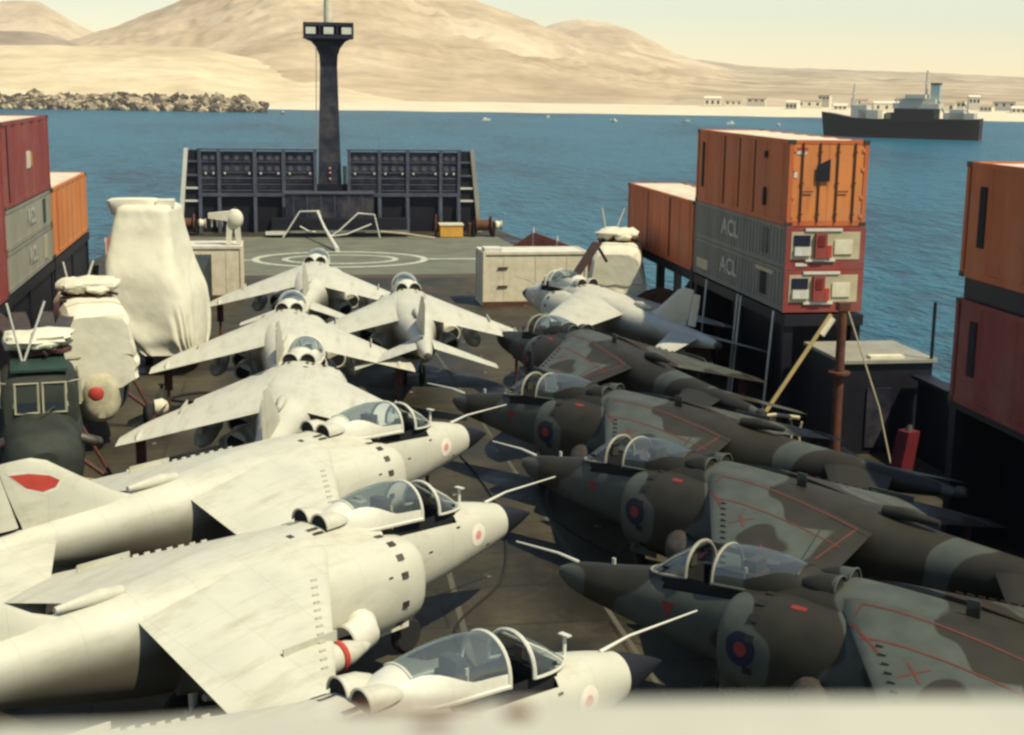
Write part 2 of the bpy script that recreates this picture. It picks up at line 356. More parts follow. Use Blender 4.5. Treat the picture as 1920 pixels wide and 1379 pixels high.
        e[0].position = .36; e[0].color = (*dark_, 1); e[1].position = .66; e[1].color = (*pale_, 1); x = e.new(.5); x.color = (*mid_, 1)
        r2 = n.new('ShaderNodeValToRGB'); L(nz(.022*k, 8, 1, .7), r2.inputs[0]); f = r2.color_ramp.elements; f[0].position = .36; f[0].color = (.84, .82, .78, 1); f[1].position = .62; f[1].color = (1.08, 1.07, 1.04, 1)
        m = n.new('ShaderNodeMix'); m.data_type = 'RGBA'; m.blend_type = 'MULTIPLY'; m.inputs[0].default_value = 1; L(r.outputs[0], m.inputs[6]); L(r2.outputs[0], m.inputs[7])
        # thin pale tracks and terraces following the contour lines
        w_ = n.new('ShaderNodeTexWave'); w_.bands_direction = 'Z'; w_.inputs['Scale'].default_value = .010; w_.inputs['Distortion'].default_value = 9; w_.inputs['Detail'].default_value = 4; w_.inputs['Detail Scale'].default_value = .01; L(tc.outputs['Object'], w_.inputs[0])
        wr = n.new('ShaderNodeMapRange'); wr.inputs[1].default_value = .90; wr.inputs[2].default_value = .98; wr.inputs[4].default_value = .22; L(w_.outputs['Fac'], wr.inputs[0])
        m2 = n.new('ShaderNodeMix'); m2.data_type = 'RGBA'; L(wr.outputs[0], m2.inputs[0]); L(m.outputs[2], m2.inputs[6]); m2.inputs[7].default_value = (*pale_, 1)
        out_ = m2.outputs[2]
        if scar:                                        # a bare pale quarry scar part-way up the slope
            sb = n.new('ShaderNodeVectorMath'); sb.operation = 'SUBTRACT'; sb.inputs[1].default_value = scar[0]; L(tc.outputs['Object'], sb.inputs[0])
            sc_ = n.new('ShaderNodeVectorMath'); sc_.operation = 'MULTIPLY'; sc_.inputs[1].default_value = (1/scar[1], 1/scar[2], 0); L(sb.outputs[0], sc_.inputs[0])
            ln = n.new('ShaderNodeVectorMath'); ln.operation = 'LENGTH'; L(sc_.outputs[0], ln.inputs[0])
            ad = n.new('ShaderNodeMath'); ad.operation = 'MULTIPLY_ADD'; ad.inputs[1].default_value = 1.6; L(nz(.012, 6, 1, .65), ad.inputs[0]); L(ln.outputs['Value'], ad.inputs[2])
            mr = n.new('ShaderNodeMapRange'); mr.inputs[1].default_value = 1.75; mr.inputs[2].default_value = 1.35; mr.inputs[4].default_value = .42; L(ad.outputs[0], mr.inputs[0])
            m4 = n.new('ShaderNodeMix'); m4.data_type = 'RGBA'; L(mr.outputs[0], m4.inputs[0]); L(out_, m4.inputs[6]); m4.inputs[7].default_value = (.72, .62, .44, 1); out_ = m4.outputs[2]
        L(out_, b.inputs['Base Color'])
        bp = n.new('ShaderNodeBump'); bp.inputs['Strength'].default_value = .5; bp.inputs['Distance'].default_value = 7; L(nz(.012*k, 7, 1, .6), bp.inputs['Height']); L(bp.outputs[0], b.inputs['Normal'])
        return M
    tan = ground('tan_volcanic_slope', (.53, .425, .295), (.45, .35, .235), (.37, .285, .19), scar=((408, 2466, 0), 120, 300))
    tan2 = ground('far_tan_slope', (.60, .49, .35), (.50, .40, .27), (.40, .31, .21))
    grey2 = ground('far_grey_plain', (.52, .43, .30), (.40, .32, .22), (.29, .225, .15))
    darkr = ground('dark_lava_ridge', (.38, .31, .24), (.31, .25, .19), (.25, .20, .15))
    sand = ground('pale_sand', (.62, .53, .37), (.57, .475, .32), (.48, .395, .26))
    beach = mat('white_beach_sand', (.62, .54, .38), rough=.95, var=.05, scale=.02)
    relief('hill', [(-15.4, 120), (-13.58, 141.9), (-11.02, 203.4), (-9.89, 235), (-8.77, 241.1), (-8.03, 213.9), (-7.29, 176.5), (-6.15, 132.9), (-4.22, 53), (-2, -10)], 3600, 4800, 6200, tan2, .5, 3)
    relief('hill', [(-15.5, 80), (-13.57, 85.7), (-9.95, 83.2), (-8.83, 82.7), (-8.07, 76.4), (-7.42, 66.5), (-6.75, 53.7), (-5, 12), (-4, -10)], 1900, 2600, 3000, darkr, .25, 5)
    relief('hill', [(-11.79, 60), (-9.04, 60), (-7.51, 79.4), (-6.14, 107.3), (-4.56, 140.2), (-2.96, 178.8), (-1.13, 231), (1.1, 278.5), (3.54, 270.8), (5.6, 228.6), (7.26, 194.3), (8.1, 182.6), (9.35, 158.8), (11.03, 126), (13.34, 93.5), (16.48, 52), (19.6, 10), (22.67, -16), (24, -17)], 1270, 3200, 4200, tan, 1.0, 1, power=1.15, na=340, nr=120)
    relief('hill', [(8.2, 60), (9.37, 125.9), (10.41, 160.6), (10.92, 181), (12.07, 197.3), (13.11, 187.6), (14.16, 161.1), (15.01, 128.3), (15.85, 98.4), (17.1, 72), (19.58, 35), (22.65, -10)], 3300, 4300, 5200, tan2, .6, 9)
    relief('hill', [(12.5, 20), (14.42, 44.7), (16.27, 98.9), (18.55, 79.3), (21.6, 71.6), (24.58, 63.9), (26.53, 58.9), (29, 50.9), (33.88, 49.4), (40, 40)], 1290, 5200, 6400, grey2, .5, 11, power=.9, na=200, nr=70)
    relief('dune', [(-17, 34), (-15.38, 34), (-11.83, 39.2), (-9.98, 43.4), (-7.13, 44.6), (-3.21, 45.8), (-1.21, 36.5), (1.03, 27.1), (2.68, 22.9), (5.18, 10), (8.13, -9), (10.25, -16)], 1245, 1750, 2050, sand, .3, 13, power=.75)
    # beach strip along the far shore
    mb = MB(); vs = []
    for i in range(121):
        az = -1.2+41*i/120
        rf = 1222+6*math.sin(i*.5)+8*noise.noise(Vector((i*.2, 0, 0)))
        for dr, z in ((0, SEA-.3), (4, SEA+.25), (60, SEA+5), (140, SEA+6.4)):
            vs.append(((rf+dr)*math.sin(R(az)), (rf+dr)*math.cos(R(az)), z))
    mb.add(vs, [(i*4+j, (i+1)*4+j, (i+1)*4+j+1, i*4+j+1) for i in range(120) for j in range(3)])
    tag(mb.build('beach', beach, angle=60), kind='structure')
    # rocky point: a tumble of lava boulders along the left shore, read as one mass
    rockm = mat('lava_rock', (.30, .24, .16), rough=.95, col2=(.045, .036, .028), scale=.09, detail=6, bump=1, bscale=.4)
    mb = MB(); rs = random.Random(4)
    for i in range(1000):
        az = rs.uniform(-14, -.35); k = (az+14)/13.6
        r_ = 1108+70*(1-k)+rs.uniform(0, 55); q = (r_-1108-70*(1-k))/55
        s_ = rs.uniform(1.2, 4.2); z = SEA+.4+q*(9+3*noise.noise(Vector((az*1.5, 0, 0))))*min(1, (13.9-k*13.6)/1.2+.15)
        c = (r_*math.sin(R(az)), r_*math.cos(R(az)), z)
        M_ = Matrix.Rotation(rs.uniform(0, 6), 3, Vector((rs.random(), rs.random(), rs.random()+.1)).normalized())
        k0 = len(mb.v); mb.ell(c, (s_*rs.uniform(.8, 1.9), s_*rs.uniform(.7, 1.2), s_*rs.uniform(.4, 1.0)), 6, 4, i % 3, M_)
        for q in range(k0, len(mb.v)): mb.v[q] = tuple(mb.v[q][a]+rs.uniform(-.32, .32)*s_ for a in range(3))
    tag(mb.build('shore_rocks', [rockm, mat('dark_lava_rock', (.09, .07, .055), rough=.95, var=.2, scale=.2), mat('tan_rock', (.46, .37, .24), rough=.95, var=.2, scale=.2)], angle=0), 'tumble of dark and tan lava rocks along the left shore', 'rocks', kind='stuff')

    # ship: hull and weather deck
    deckm = mat('dark_worn_deck', (.062, .056, .038), rough=.75, col2=(.028, .026, .019), scale=.55, detail=9, bump=.4, bscale=8)
    padm = mat('green_grey_pad_deck', (.150, .150, .105), rough=.8, col2=(.095, .10, .075), scale=.5, detail=9)
    t_ = deckm.node_tree; n_ = t_.nodes; b_ = n_['Principled BSDF']; base_ = b_.inputs['Base Color'].links[0].from_socket
    bk = n_.new('ShaderNodeTexBrick'); bk.inputs['Scale'].default_value = 1; bk.inputs['Brick Width'].default_value = 6.2; bk.inputs['Row Height'].default_value = 2.1; bk.inputs['Mortar Size'].default_value = .03
    bk.inputs['Color1'].default_value = (1, 1, 1, 1); bk.inputs['Color2'].default_value = (.82, .82, .80, 1); bk.inputs['Mortar'].default_value = (.55, .5, .42, 1); t_.links.new(n_['Texture Coordinate'].outputs['Object'], bk.inputs[0])
    mx_ = n_.new('ShaderNodeMix'); mx_.data_type = 'RGBA'; mx_.blend_type = 'MULTIPLY'; mx_.inputs[0].default_value = 1; t_.links.new(base_, mx_.inputs[6]); t_.links.new(bk.outputs[0], mx_.inputs[7])
    ns_ = n_.new('ShaderNodeTexNoise'); ns_.inputs['Scale'].default_value = .28; ns_.inputs['Detail'].default_value = 8; ns_.inputs['Roughness'].default_value = .7; t_.links.new(n_['Texture Coordinate'].outputs['Object'], ns_.inputs[0])
    rs_ = n_.new('ShaderNodeValToRGB'); rs_.color_ramp.elements[0].position = .40; rs_.color_ramp.elements[0].color = (.55, .52, .46, 1); rs_.color_ramp.elements[1].position = .62; rs_.color_ramp.elements[1].color = (1.25, 1.15, .98, 1); t_.links.new(ns_.outputs[0], rs_.inputs[0])
    my_ = n_.new('ShaderNodeMix'); my_.data_type = 'RGBA'; my_.blend_type = 'MULTIPLY'; my_.inputs[0].default_value = 1; t_.links.new(mx_.outputs[2], my_.inputs[6]); t_.links.new(rs_.outputs[0], my_.inputs[7]); t_.links.new(my_.outputs[2], b_.inputs['Base Color'])
    rr_ = n_.new('ShaderNodeMapRange'); rr_.inputs[1].default_value = .35; rr_.inputs[2].default_value = .65; rr_.inputs[3].default_value = .38; rr_.inputs[4].default_value = .85; t_.links.new(ns_.outputs[0], rr_.inputs[0]); t_.links.new(rr_.outputs[0], b_.inputs['Roughness'])
    hullm = mat('hull_blue_black', (.014, .016, .028), rough=.5)
    out = [(-11.2, -16), (18.4, -16), (18.4, 62), (17.6, 80), (15.4, 98), (10, 116), (3.7, 126), (-2.6, 116), (-8, 98), (-10.4, 80), (-11.2, 62)]
    mb = MB(); mb.prism(out, SEA-3, -.02); tag(mb.build('hull', hullm, angle=20), kind='structure')
    def sheet(name, poly, z, m, parent=None):
        mb = MB(); mb.add([(x, y, z) for x, y in poly], [tuple(range(len(poly)))]); o = mb.build(name, m, parent, angle=0); return o
    cx = 3.6
    deck = sheet('deck', [(cx+(x-cx)*.995, y) for x, y in out], .0, deckm); tag(deck, kind='structure')
    pad = sheet('landing_pad', [(-8.5, 75.2), (15.6, 75.2), (14.6, 94), (-7.2, 94)], .004, padm); tag(pad, kind='structure')
    band = sheet('pad_border', [(-8.7, 73.8), (15.8, 73.8), (15.6, 75.2), (-8.5, 75.2)], .003, mat('brown_deck_band', (.075, .055, .038), rough=.8, scale=1), deck)
    mk = mat('worn_white_deck_marking', (.50, .49, .38), rough=.8, col2=(.30, .30, .23), scale=2.5)
    def ring(rx, ry, wd, z):
        mb = MB(); n = 64; vs = []
        for i in range(n):
            a = 2*math.pi*i/n
            for k in (0, 1): vs.append((3.7+(rx-k*wd)*math.cos(a), 81.9+(ry-k*wd)*math.sin(a), z))
        mb.add(vs, [(2*i, 2*((i+1) % n), 2*((i+1) % n)+1, 2*i+1) for i in range(n)]); return mb.build('ring_marking', mk, pad, 0)
    ring(5.05, 3.75, .42, .008); ring(3.35, 2.2, .36, .008)
    sheet('line_marking', [(8.7, 81.55), (14.9, 81.55), (14.9, 81.95), (8.7, 81.95)], .008, mk, pad)
    sheet('line_marking', [(-7.9, 81.55), (-1.3, 81.55), (-1.3, 81.95), (-7.9, 81.95)], .008, mk, pad)
    # faint lashing lines on the near deck
    dl = mat('faint_deck_line', (.085, .08, .058), rough=.8, scale=2)
    sheet('line_marking', [(3.0, 15), (3.12, 15), (3.9, 40), (3.78, 40)], .004, dl, deck)
    sheet('line_marking', [(6.4, 15), (6.5, 15), (5.9, 60), (5.8, 60)], .004, dl, deck)
    # lashing points: small raised cloverleaf pots in rows
    pot = MB().cyl((0, 0, 0), (0, 0, .03), .13, .10, 8).mesh('lashing_pot', soot)
    for y in range(16, 74, 3):
        for x in (-3.6, .4, 4.2, 7.4, 11.2):
            o = bpy.data.objects.new('lashing_pot', pot); COL.objects.link(o); o.location = (x+.15*math.sin(y), y, 0); o.parent = deck
setting()

# ------------------------------------------------------------------ jump jets
FUS_A = [(1.05, .335, 2.26, 1.56, 2.1), (1.6, .42, 2.40, 1.44, 2.2), (2.2, .50, 2.52, 1.34, 2.3), (3.05, .56, 2.64, 1.2, 2.4), (4.0, .62, 2.74, 1.1, 2.5),
         (5.0, .70, 2.88, 1.0, 2.5), (5.6, .80, 2.93, .95, 2.7), (6.5, .86, 2.90, .93, 3.0), (7.5, .85, 2.86, .95, 3.0), (9, .72, 2.76, 1.05, 2.6), (10, .58, 2.66, 1.25, 2.2),
         (11, .47, 2.59, 1.5, 2.1), (12, .37, 2.53, 1.7, 2.1), (13, .27, 2.46, 1.88, 2), (14, .17, 2.38, 2.0, 2), (14.45, .10, 2.30, 2.08, 2)]
FUS_B = [(0, .10, 1.86, 1.68, 2.6), (.12, .17, 1.94, 1.58, 2.4), (.5, .25, 2.03, 1.44, 2.2), (1.1, .33, 2.13, 1.34, 2.1), (1.7, .42, 2.24, 1.25, 2.2), (2.3, .50, 2.35, 1.18, 2.3), (3.0, .56, 2.46, 1.1, 2.4),
         (4.0, .62, 2.62, 1.02, 2.5), (4.8, .70, 2.80, .98, 2.5)]+[(s-.25,)+r for s, *r in [(x[0], x[1], x[2]-.06, x[3], x[4]) for x in FUS_A[6:]] for r in [tuple(r)]]
def cowl_tab(d):
    return [(s-d, y, zt, zb) for s, y, zt, zb in [(4.05, 1.08, 2.40, 1.12), (4.12, 1.15, 2.47, 1.04), (4.4, 1.21, 2.54, .98), (4.8, 1.25, 2.60, .94), (5.3, 1.27, 2.63, .92), (6, 1.24, 2.63, .92), (7, 1.10, 2.60, .95), (8, .92, 2.55, 1.0), (8.8, .72, 2.5, 1.1)]]

def make_jet(kind):
    A = kind == 'A'
    d = 0 if A else .25
    FT = FUS_A if A else FUS_B
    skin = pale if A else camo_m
    root = thing('jump_jet', '', 'aircraft')
    surf = MB()                                        # collected skin used for laying flat markings on it
    s0, s1 = FT[0][0], FT[-1][0]
    N = 36
    def ring(s): hw, zt, zb, e = hermite(FT, s); return [(-s, *sell(2*math.pi*(i+.5)/N, hw, zt, zb, e)) for i in range(N)]
    st = sorted(set([s0+(s1-s0)*i/58 for i in range(59)]+[2.6-d, 4.5-d]))
    rg = [ring(s) for s in st]
    fus = MB(); vs = [p for r in rg for p in r]; fs = []
    for i in range(len(rg)-1):
        for j in range(N):
            k = (j+1) % N; a = 2*math.pi*(j+1)/N
            if 2.6-d <= st[i] < 4.5-d-1e-6 and abs(a-math.pi/2) < R(52): continue        # cockpit opening
            fs.append((i*N+j, i*N+k, (i+1)*N+k, (i+1)*N+j))
    fs.append(tuple(range(N-1, -1, -1))); fs.append(tuple((len(rg)-1)*N+j for j in range(N)))
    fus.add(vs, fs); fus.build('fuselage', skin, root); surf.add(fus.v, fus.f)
    if A:
        mb = MB(); mb.loft([[(-s, *sell(2*math.pi*(i+.5)/N, .335*k, 1.90+(.36*k)-.06*(1-k), 1.90-.34*k-.06*(1-k), 2.1)) for i in range(N)] for s, k in ((.02, .03), (.1, .13), (.3, .35), (.55, .59), (.8, .80), (1.046, .985))])
        mb.build('radome', black, root)
        mb = MB(); mb.tube([(-1.35, 0, 2.34), (-.75, 0, 2.42), (.75, 0, 2.42)], [.03, .02, .012], 6); mb.build('pitot_probe', white, root)
        mb = MB(); mb.box(-2.08, -2.03, -.012, .012, 2.48, 2.78); mb.box(-2.10, -2.01, -.09, .09, 2.77, 2.79); mb.build('yaw_vane', white, root)
    else:
        mb = MB(); mb.tube([(-.35, 0, 2.0), (.1, 0, 2.06), (1.05, 0, 2.06)], [.03, .022, .014], 6); mb.build('pitot_probe', white, root)
        mb = MB(); mb.box(-.005, .012, -.075, .075, 1.70, 1.84); mb.build('laser_window', dglass, root)
        mb = MB(); mb.box(-1.12, -1.06, -.015, .015, 2.10, 2.24); mb.build('yaw_vane', white, root)
    # cockpit tub, seat and panel
    zt_ = 2.60 if A else 2.44; zc = zt_
    mb = MB(); x0, x1, yy, z0 = -(4.52-d), -(2.55-d), .40, 1.75
    v = [(x0, -yy, z0), (x1, -yy*.9, z0), (x1, yy*.9, z0), (x0, yy, z0), (x0, -yy, zt_-.04), (x1, -yy*.9, zt_-.04), (x1, yy*.9, zt_-.04), (x0, yy, zt_-.04)]
    mb.add(v, [(0, 1, 2, 3), (0, 4, 5, 1), (1, 5, 6, 2), (2, 6, 7, 3), (3, 7, 4, 0)]); mb.build('cockpit_tub', dark, root, 0)
    mb = MB(); sx = -(3.75-d); mb.box(sx-.32, sx+.22, -.24, .24, zc-.75, zc-.45, 0); mb.box(sx-.42, sx-.26, -.23, .23, zc-.5, zc+.22, 0); mb.box(sx-.40, sx-.22, -.17, .17, zc+.2, zc+.42, 1); mb.box(sx-.26, sx-.21, -.2, -.08, zc-.3, zc+.3, 2); mb.box(sx-.26, sx-.21, .08, .2, zc-.3, zc+.3, 2)
    mb.build('ejection_seat', [rust, soot, cream], root)
    mb = MB(); px = -(2.85-d); mb.box(px-.06, px+.06, -.34, .34, zc-.35, zc+.02, 0); mb.box(px-.02, px+.30, -.36, .36, zc+.0, zc+.05, 0); mb.box(px-.08, px-.03, -.08, .08, zc+.04, zc+.26, 1); mb.build('instrument_panel', [dark, soot], root)
    # windscreen
    xa = -(3.05-d); xb = -(2.15-d); hwA = .45; zs = zt_-.02; hA = .52 if A else .50
    arch = [(xa, hwA*math.cos(t), zs+hA*math.sin(t)**.85) for t in [math.pi*i/16 for i in range(17)]]
    zb_ = hermite(FT, -xb)[1]
    base = [(xa+(xb-xa)*math.sin(t)**1.0, hwA*.98*math.cos(t), zs+(zb_-zs-.005)*math.sin(t)) for t in [math.pi*i/16 for i in range(17)]]
    mid = [tuple((a+b)/2+(.03 if k == 2 else 0) for k, (a, b) in enumerate(zip(p, q))) for p, q in zip(arch, base)]
    mb = MB(); mb.loft([base, mid, arch], 0, False, False, False); ws = mb.build('windscreen', glm, root, 60)
    mb = MB(); mb.tube(arch, .032, 6); mb.tube(base, .025, 5)
    for k in (5, 11): mb.tube([base[k], mid[k], arch[k]], .02, 5)
    mb.build('windscreen_frame', white if A else greyl, ws)
    # sliding canopy, run back on its rails
    cs, cl = (3.50, 2.05) if A else (3.35-.05, 1.95)
    hc = .66 if A else .59
    NU, NT = 15, 18
    def cp(u, t, off=0):
        hw = (.47-.02*u-.20*max(0, u-.45)**1.5*2.2)+off
        h = hc*(1-.15*(1-u)**4*0-(max(0, u-.22)/.78)**1.7*.62)+off
        if u < .22: h = hc*(.93+.07*math.sin(u/.22*math.pi/2))+off
        return (-(cs+cl*u), hw*math.cos(t), zs+.005+.12*u+h*math.sin(t)**.8)
    gb, fb = MB(), MB(); UG = .70
    def t0(u): q = max(0, min(1, (u-.25)/.45)); return .24+.62*q*q*(3-2*q)
    for g in (0, 1):
        pass
    NG = 12; gb.loft([[cp(UG*i/NG, t0(UG*i/NG)+(math.pi-2*t0(UG*i/NG))*j/NT) for j in range(NT+1)] for i in range(NG+1)], 0, False, False, False)
    can = gb.build('canopy', glm, root, 60)
    for a_, b_ in ((0, 1), (math.pi, -1)): fb.loft([[cp(UG*i/NG, a_+b_*t0(UG*i/NG)*j/5) for j in range(6)] for i in range(NG+1)], 0, False, False, False)
    fb.loft([[cp(UG+(1-UG)*i/6, math.pi*j/NT) for j in range(NT+1)] for i in range(7)], 0, False, False, False); fb.add([cp(1, math.pi*j/NT) for j in range(NT+1)], [tuple(range(NT+1))])
    fb.tube([cp(UG, t0(UG)+(math.pi-2*t0(UG))*j/NT, .004) for j in range(NT+1)], .02, 5)
    rim = MB(); rim.tube([cp(0, math.pi*j/NT, .005) for j in range(NT+1)], .028, 6)
    fb.tube([cp(i/NU, .02, .01) for i in range(NU+1)], .03, 5); fb.tube([cp(i/NU, math.pi-.02, .01) for i in range(NU+1)], .03, 5)
    rim.build('canopy_bow', white if A else greyl, can)
    fb.build('canopy_frame', white if A else skin, can)
    for g in (-1, 1):                                   # dark mouths under the back of the canopy
        x1 = -(cs+cl*1.06); hood = MB(); zc_ = zs+(.33 if A else .36); n_ = 12
        hood.loft([[(x, g*(.23+oy)+r_*1.05*math.cos(math.pi*i/n_), zc_+r_*1.1*math.sin(math.pi*i/n_)) for i in range(n_+1)] for x, r_, oy in ((x1+.62, .04, .02), (x1+.50, .11, .015), (x1+.30, .18, 0), (x1, .20, 0))], 0, False, False, False)
        hood.tube([(x1, g*.23+.20*1.05*math.cos(math.pi*i/n_), zc_+.20*1.1*math.sin(math.pi*i/n_)) for i in range(n_+1)], .018, 5)
        hd_ = hood.build('vent_hood', skin, can, 50); mb = MB(); mb.add([(x1+.02, g*.23+.18*1.05*math.cos(math.pi*i/n_), zc_-.10*(i in (0, n_))+.18*1.1*math.sin(math.pi*i/n_)) for i in range(n_+1)], [tuple(range(n_+1))]); mb.build('vent_mouth', dark, hd_, 0)
    # intakes
    CT = cowl_tab(d)
    def crow(s, g, shr=0, n=26):
        y, zt, zb = hermite(CT, s); yc = .58; e = 2.3
        return [(-s, g*(yc+sell(2*math.pi*i/n, y-yc-shr, 0, 0, e)[0]), sell(2*math.pi*i/n, 1, zt-shr, zb+shr, e)[1]) for i in range(n)]
    for g in (-1, 1):
        mb = MB(); ss = [CT[0][0]+(CT[-1][0]-CT[0][0])*(i/24)**1.4 for i in range(25)]
        rgs = [crow(s, g) for s in ss]; mb.loft(rgs, 0, False, True); mb.loft([crow(ss[0], g, .035)]+[rgs[0]], 0, False, False)
        ck = mb.build('intake', skin, root); surf.add(mb.v, mb.f)
        mb = MB(); mb.loft([crow(ss[0]+.002, g, .035), [(p[0]-.25, p[1], p[2]) for p in crow(ss[0], g, .05)], [(p[0]-.7, p[1], p[2]) for p in crow(ss[0], g, .16)]], 0, False, True); mb.build('intake_duct', soot if A else dark, ck)
        for k in range(7):                              # blow-in doors
            n = 60; s_ = CT[0][0]+.62
            j = {0: 19, 1: 15, 2: 11, 3: 7, 4: 3, 5: -2, 6: -7}[k] % n
            p = Vector(crow(s_, g, 0, n)[j]); q = Vector(crow(s_, g, 0, n)[(j+1) % n]); tn = (q-p).normalized(); nx = Vector((1, 0, 0)); nn = nx.cross(tn)*(1)
            if nn.y*g < 0 and abs(nn.y) > .1: nn = -nn
            if abs(nn.y) <= .1 and nn.z < 0: nn = -nn
            c = p+nn*.004; mb = MB(); v = [c+nx*a*.075+tn*b*.055 for a, b in ((-1, -1), (1, -1), (1, 1), (-1, 1))]; v2 = [x+nn*.012 for x in v]
            mb.add(v+v2, [(4, 5, 6, 7), (0, 1, 5, 4), (1, 2, 6, 5), (2, 3, 7, 6), (3, 0, 4, 7)]); mb.build('blow_in_door', soot if A else dark, ck, 0)
        # vectoring nozzles
        for nm, s_, y0, r_ in (('front_nozzle', 5.75-d, 1.05, .30), ('rear_nozzle', 7.75-d, .85, .27)):
            mb = MB(); P = [(-s_, g*y0, 1.48), (-s_, g*(y0+.24), 1.48), (-s_-.10, g*(y0+.38), 1.47), (-s_-.32, g*(y0+.43), 1.44), (-s_-.52, g*(y0+.44), 1.42)]
            mb.tube(P, [r_, r_, r_*.98, r_*.95, r_*.92], 16); mb.tube([Vector(P[-1])+Vector((-.005, 0, 0))+Vector((0, math.cos(a), math.sin(a)))*r_*.9 for a in [2*math.pi*i/16 for i in range(16)]], .03, 5, 0, True)
            nz_ = mb.build(nm, white if A else soot, root); mb = MB(); mb.cyl(Vector(P[-1])+Vector((-.004, 0, 0)), Vector(P[-1])+Vector((-.012, 0, 0)), r_*.84, None, 16); mb.build('nozzle_mouth', dark, nz_)
    # wing
    def wp(g, u, c, up=1):
        y = .50+u*3.35; le = 5.75-d+u*2.80; ch = 3.66-u*2.38
        if u > .80: q = (u-.80)/.20; le += .62*q*q; ch -= .66*q*q
        z = 2.70-u*.94-.26*c*(1-.75*u); t = .095-.035*u
        yt = 5*t*(.2969*math.sqrt(max(c, 0))-.126*c-.3516*c*c+.2843*c**3-.1036*c**4)*ch
        return (-(le+c*ch), g*y, z+(yt*1.15 if up > 0 else -yt*.75)+.02*ch*c*(1-c)*4*.5)
    cc = [0, .015, .05, .12, .25, .42, .6, .8, 1]
    for g in (-1, 1):
        mb = MB(); us = [0, .12, .25, .4, .55, .7, .82, .9, .95, 1]
        mb.loft([[wp(g, u, c, 1) for c in cc]+[wp(g, u, c, -1) for c in cc[-2:0:-1]] for u in us])
        wg = mb.build('wing', skin, root, 30); surf.add(mb.v, mb.f)
        mb = MB()
        for k in range(12):
            u = .26+.046*k; p = Vector(wp(g, u, .10)); mb.box(p.x-.07, p.x+.04, p.y-.012, p.y+.012, p.z-.01, p.z+.036)
        tag(mb.build('vortex_generators', skin, wg, 0), kind='stuff')
        mb = MB(); p = Vector(wp(g, .62, .02)); mb.box(p.x-.9, p.x+.10, p.y-.012, p.y+.012, p.z-.03, p.z+.13); mb.build('wing_fence', skin, wg, 0)
        # flap and aileron gaps
        mb = MB()
        for c0, u0, u1 in ((.76, .05, .52), (.75, .55, .82)):
            a = [Vector(wp(g, u0+(u1-u0)*i/6, c0)) for i in range(7)]; mb.loft([[p+Vector((.012, 0, .006)) for p in a], [p+Vector((-.012, 0, .006)) for p in a]], 0, False, False, False)
        for u in (.05, .53, .82):
            a = [Vector(wp(g, u, .76+.24*i/4)) for i in range(5)]; mb.loft([[p+Vector((0, .010, .006)) for p in a], [p+Vector((0, -.010, .006)) for p in a]], 0, False, False, False)
        if not A: mb.build('flap_line', flapc, wg, 0)
        # outrigger
        p = Vector(wp(g, .86, .60, -1)); mb = MB(); mb.rev((p.x+.45, p.y, p.z+.0), (-1, 0, 0), [(0, .02), (.15, .07), (.45, .10), (.75, .09), (1.0, .02)], 10, 0)
        og = mb.build('outrigger_fairing', skin, root); x, y = p.x-.05, p.y
        mb = MB(); mb.cyl((x, y, p.z), (x-.03, y, .55), .055, .045, 8); mb.cyl((x-.03, y, .62), (x-.03, y, .17), .035, None, 8); mb.box(x-.02, x+.02, y-.12, y+.12, p.z-.75, p.z-.12); mb.build('outrigger_leg', legm, og)
        mb = MB(); mb.rev((x-.03, y-.05, .17), (0, 1, 0), [(0, .08), (.0, .15), (.03, .17), (.07, .17), (.1, .15), (.1, .08)], 14); mb.build('outrigger_wheel', rubber, og)
        # pylons with drop tanks
        p = Vector(wp(g, .46, .3, -1)); mb = MB(); mb.loft([[(p.x+.9, p.y, z) for z in (p.z-.05,)]*0+[(p.x+.7, p.y-.01, p.z-.30), (p.x+.7, p.y+.01, p.z-.30), (p.x+.45, p.y+.01, p.z+.05), (p.x+.45, p.y-.01, p.z+.05)], [(p.x+.1, p.y-.06, p.z-.40), (p.x+.1, p.y+.06, p.z-.40), (p.x+.1, p.y+.06, p.z+.1), (p.x+.1, p.y-.06, p.z+.1)], [(p.x-1.1, p.y-.05, p.z-.40), (p.x-1.1, p.y+.05, p.z-.40), (p.x-1.1, p.y+.05, p.z+.05), (p.x-1.1, p.y-.05, p.z+.05)]]); mb.build('pylon', skin, root)
        mb = MB(); mb.rev((p.x+1.55, p.y, p.z-.60), (-1, 0, 0), [(0, .015), (.12, .09), (.45, .19), (.9, .245), (1.5, .26), (2.0, .25), (2.5, .17), (2.8, .06), (2.88, .01)], 16)
        tk = mb.build('drop_tank', skin, root); mb = MB(); mb.rev((p.x+.93, p.y, p.z-.60), (-1, 0, 0), [(0, .235), (0, .243), (.1, .252), (.1, .24)], 16); mb.build('tank_band', redp, tk)
    # fin and rudder
    def fsec(z, xl, xt, t):
        n = [0, .08, .3, .6, 1]; th = [0, .6, 1, .75, .05]
        return [(xl+(xt-xl)*c, t*h, z) for c, h in zip(n, th)]+[(xl+(xt-xl)*c, -t*h, z) for c, h in zip(n[-2:0:-1], th[-2:0:-1])]
    e = d
    mb = MB(); mb.loft([fsec(2.40, -(9.7-e), -(12.55-e), .10), fsec(2.62, -(10.3-e), -(12.62-e), .10), fsec(2.80, -(10.75-e), -(12.7-e), .09), fsec(3.30, -(11.55-e), -(12.88-e), .07), fsec(3.62, -(12.05-e), -(12.98-e), .05), fsec(3.72, -(12.35-e), -(13.0-e), .03)])
    if A: fn = mb.build('fin', skin, root, 30); surf.add(mb.v, mb.f)
    mb = MB(); mb.loft([fsec(2.55, -(12.66-e), -(13.15-e), .035), fsec(3.2, -(12.86-e), -(13.32-e), .03), fsec(3.6, -(12.99-e), -(13.38-e), .02)]); A and mb.build('rudder', skin, fn, 30)
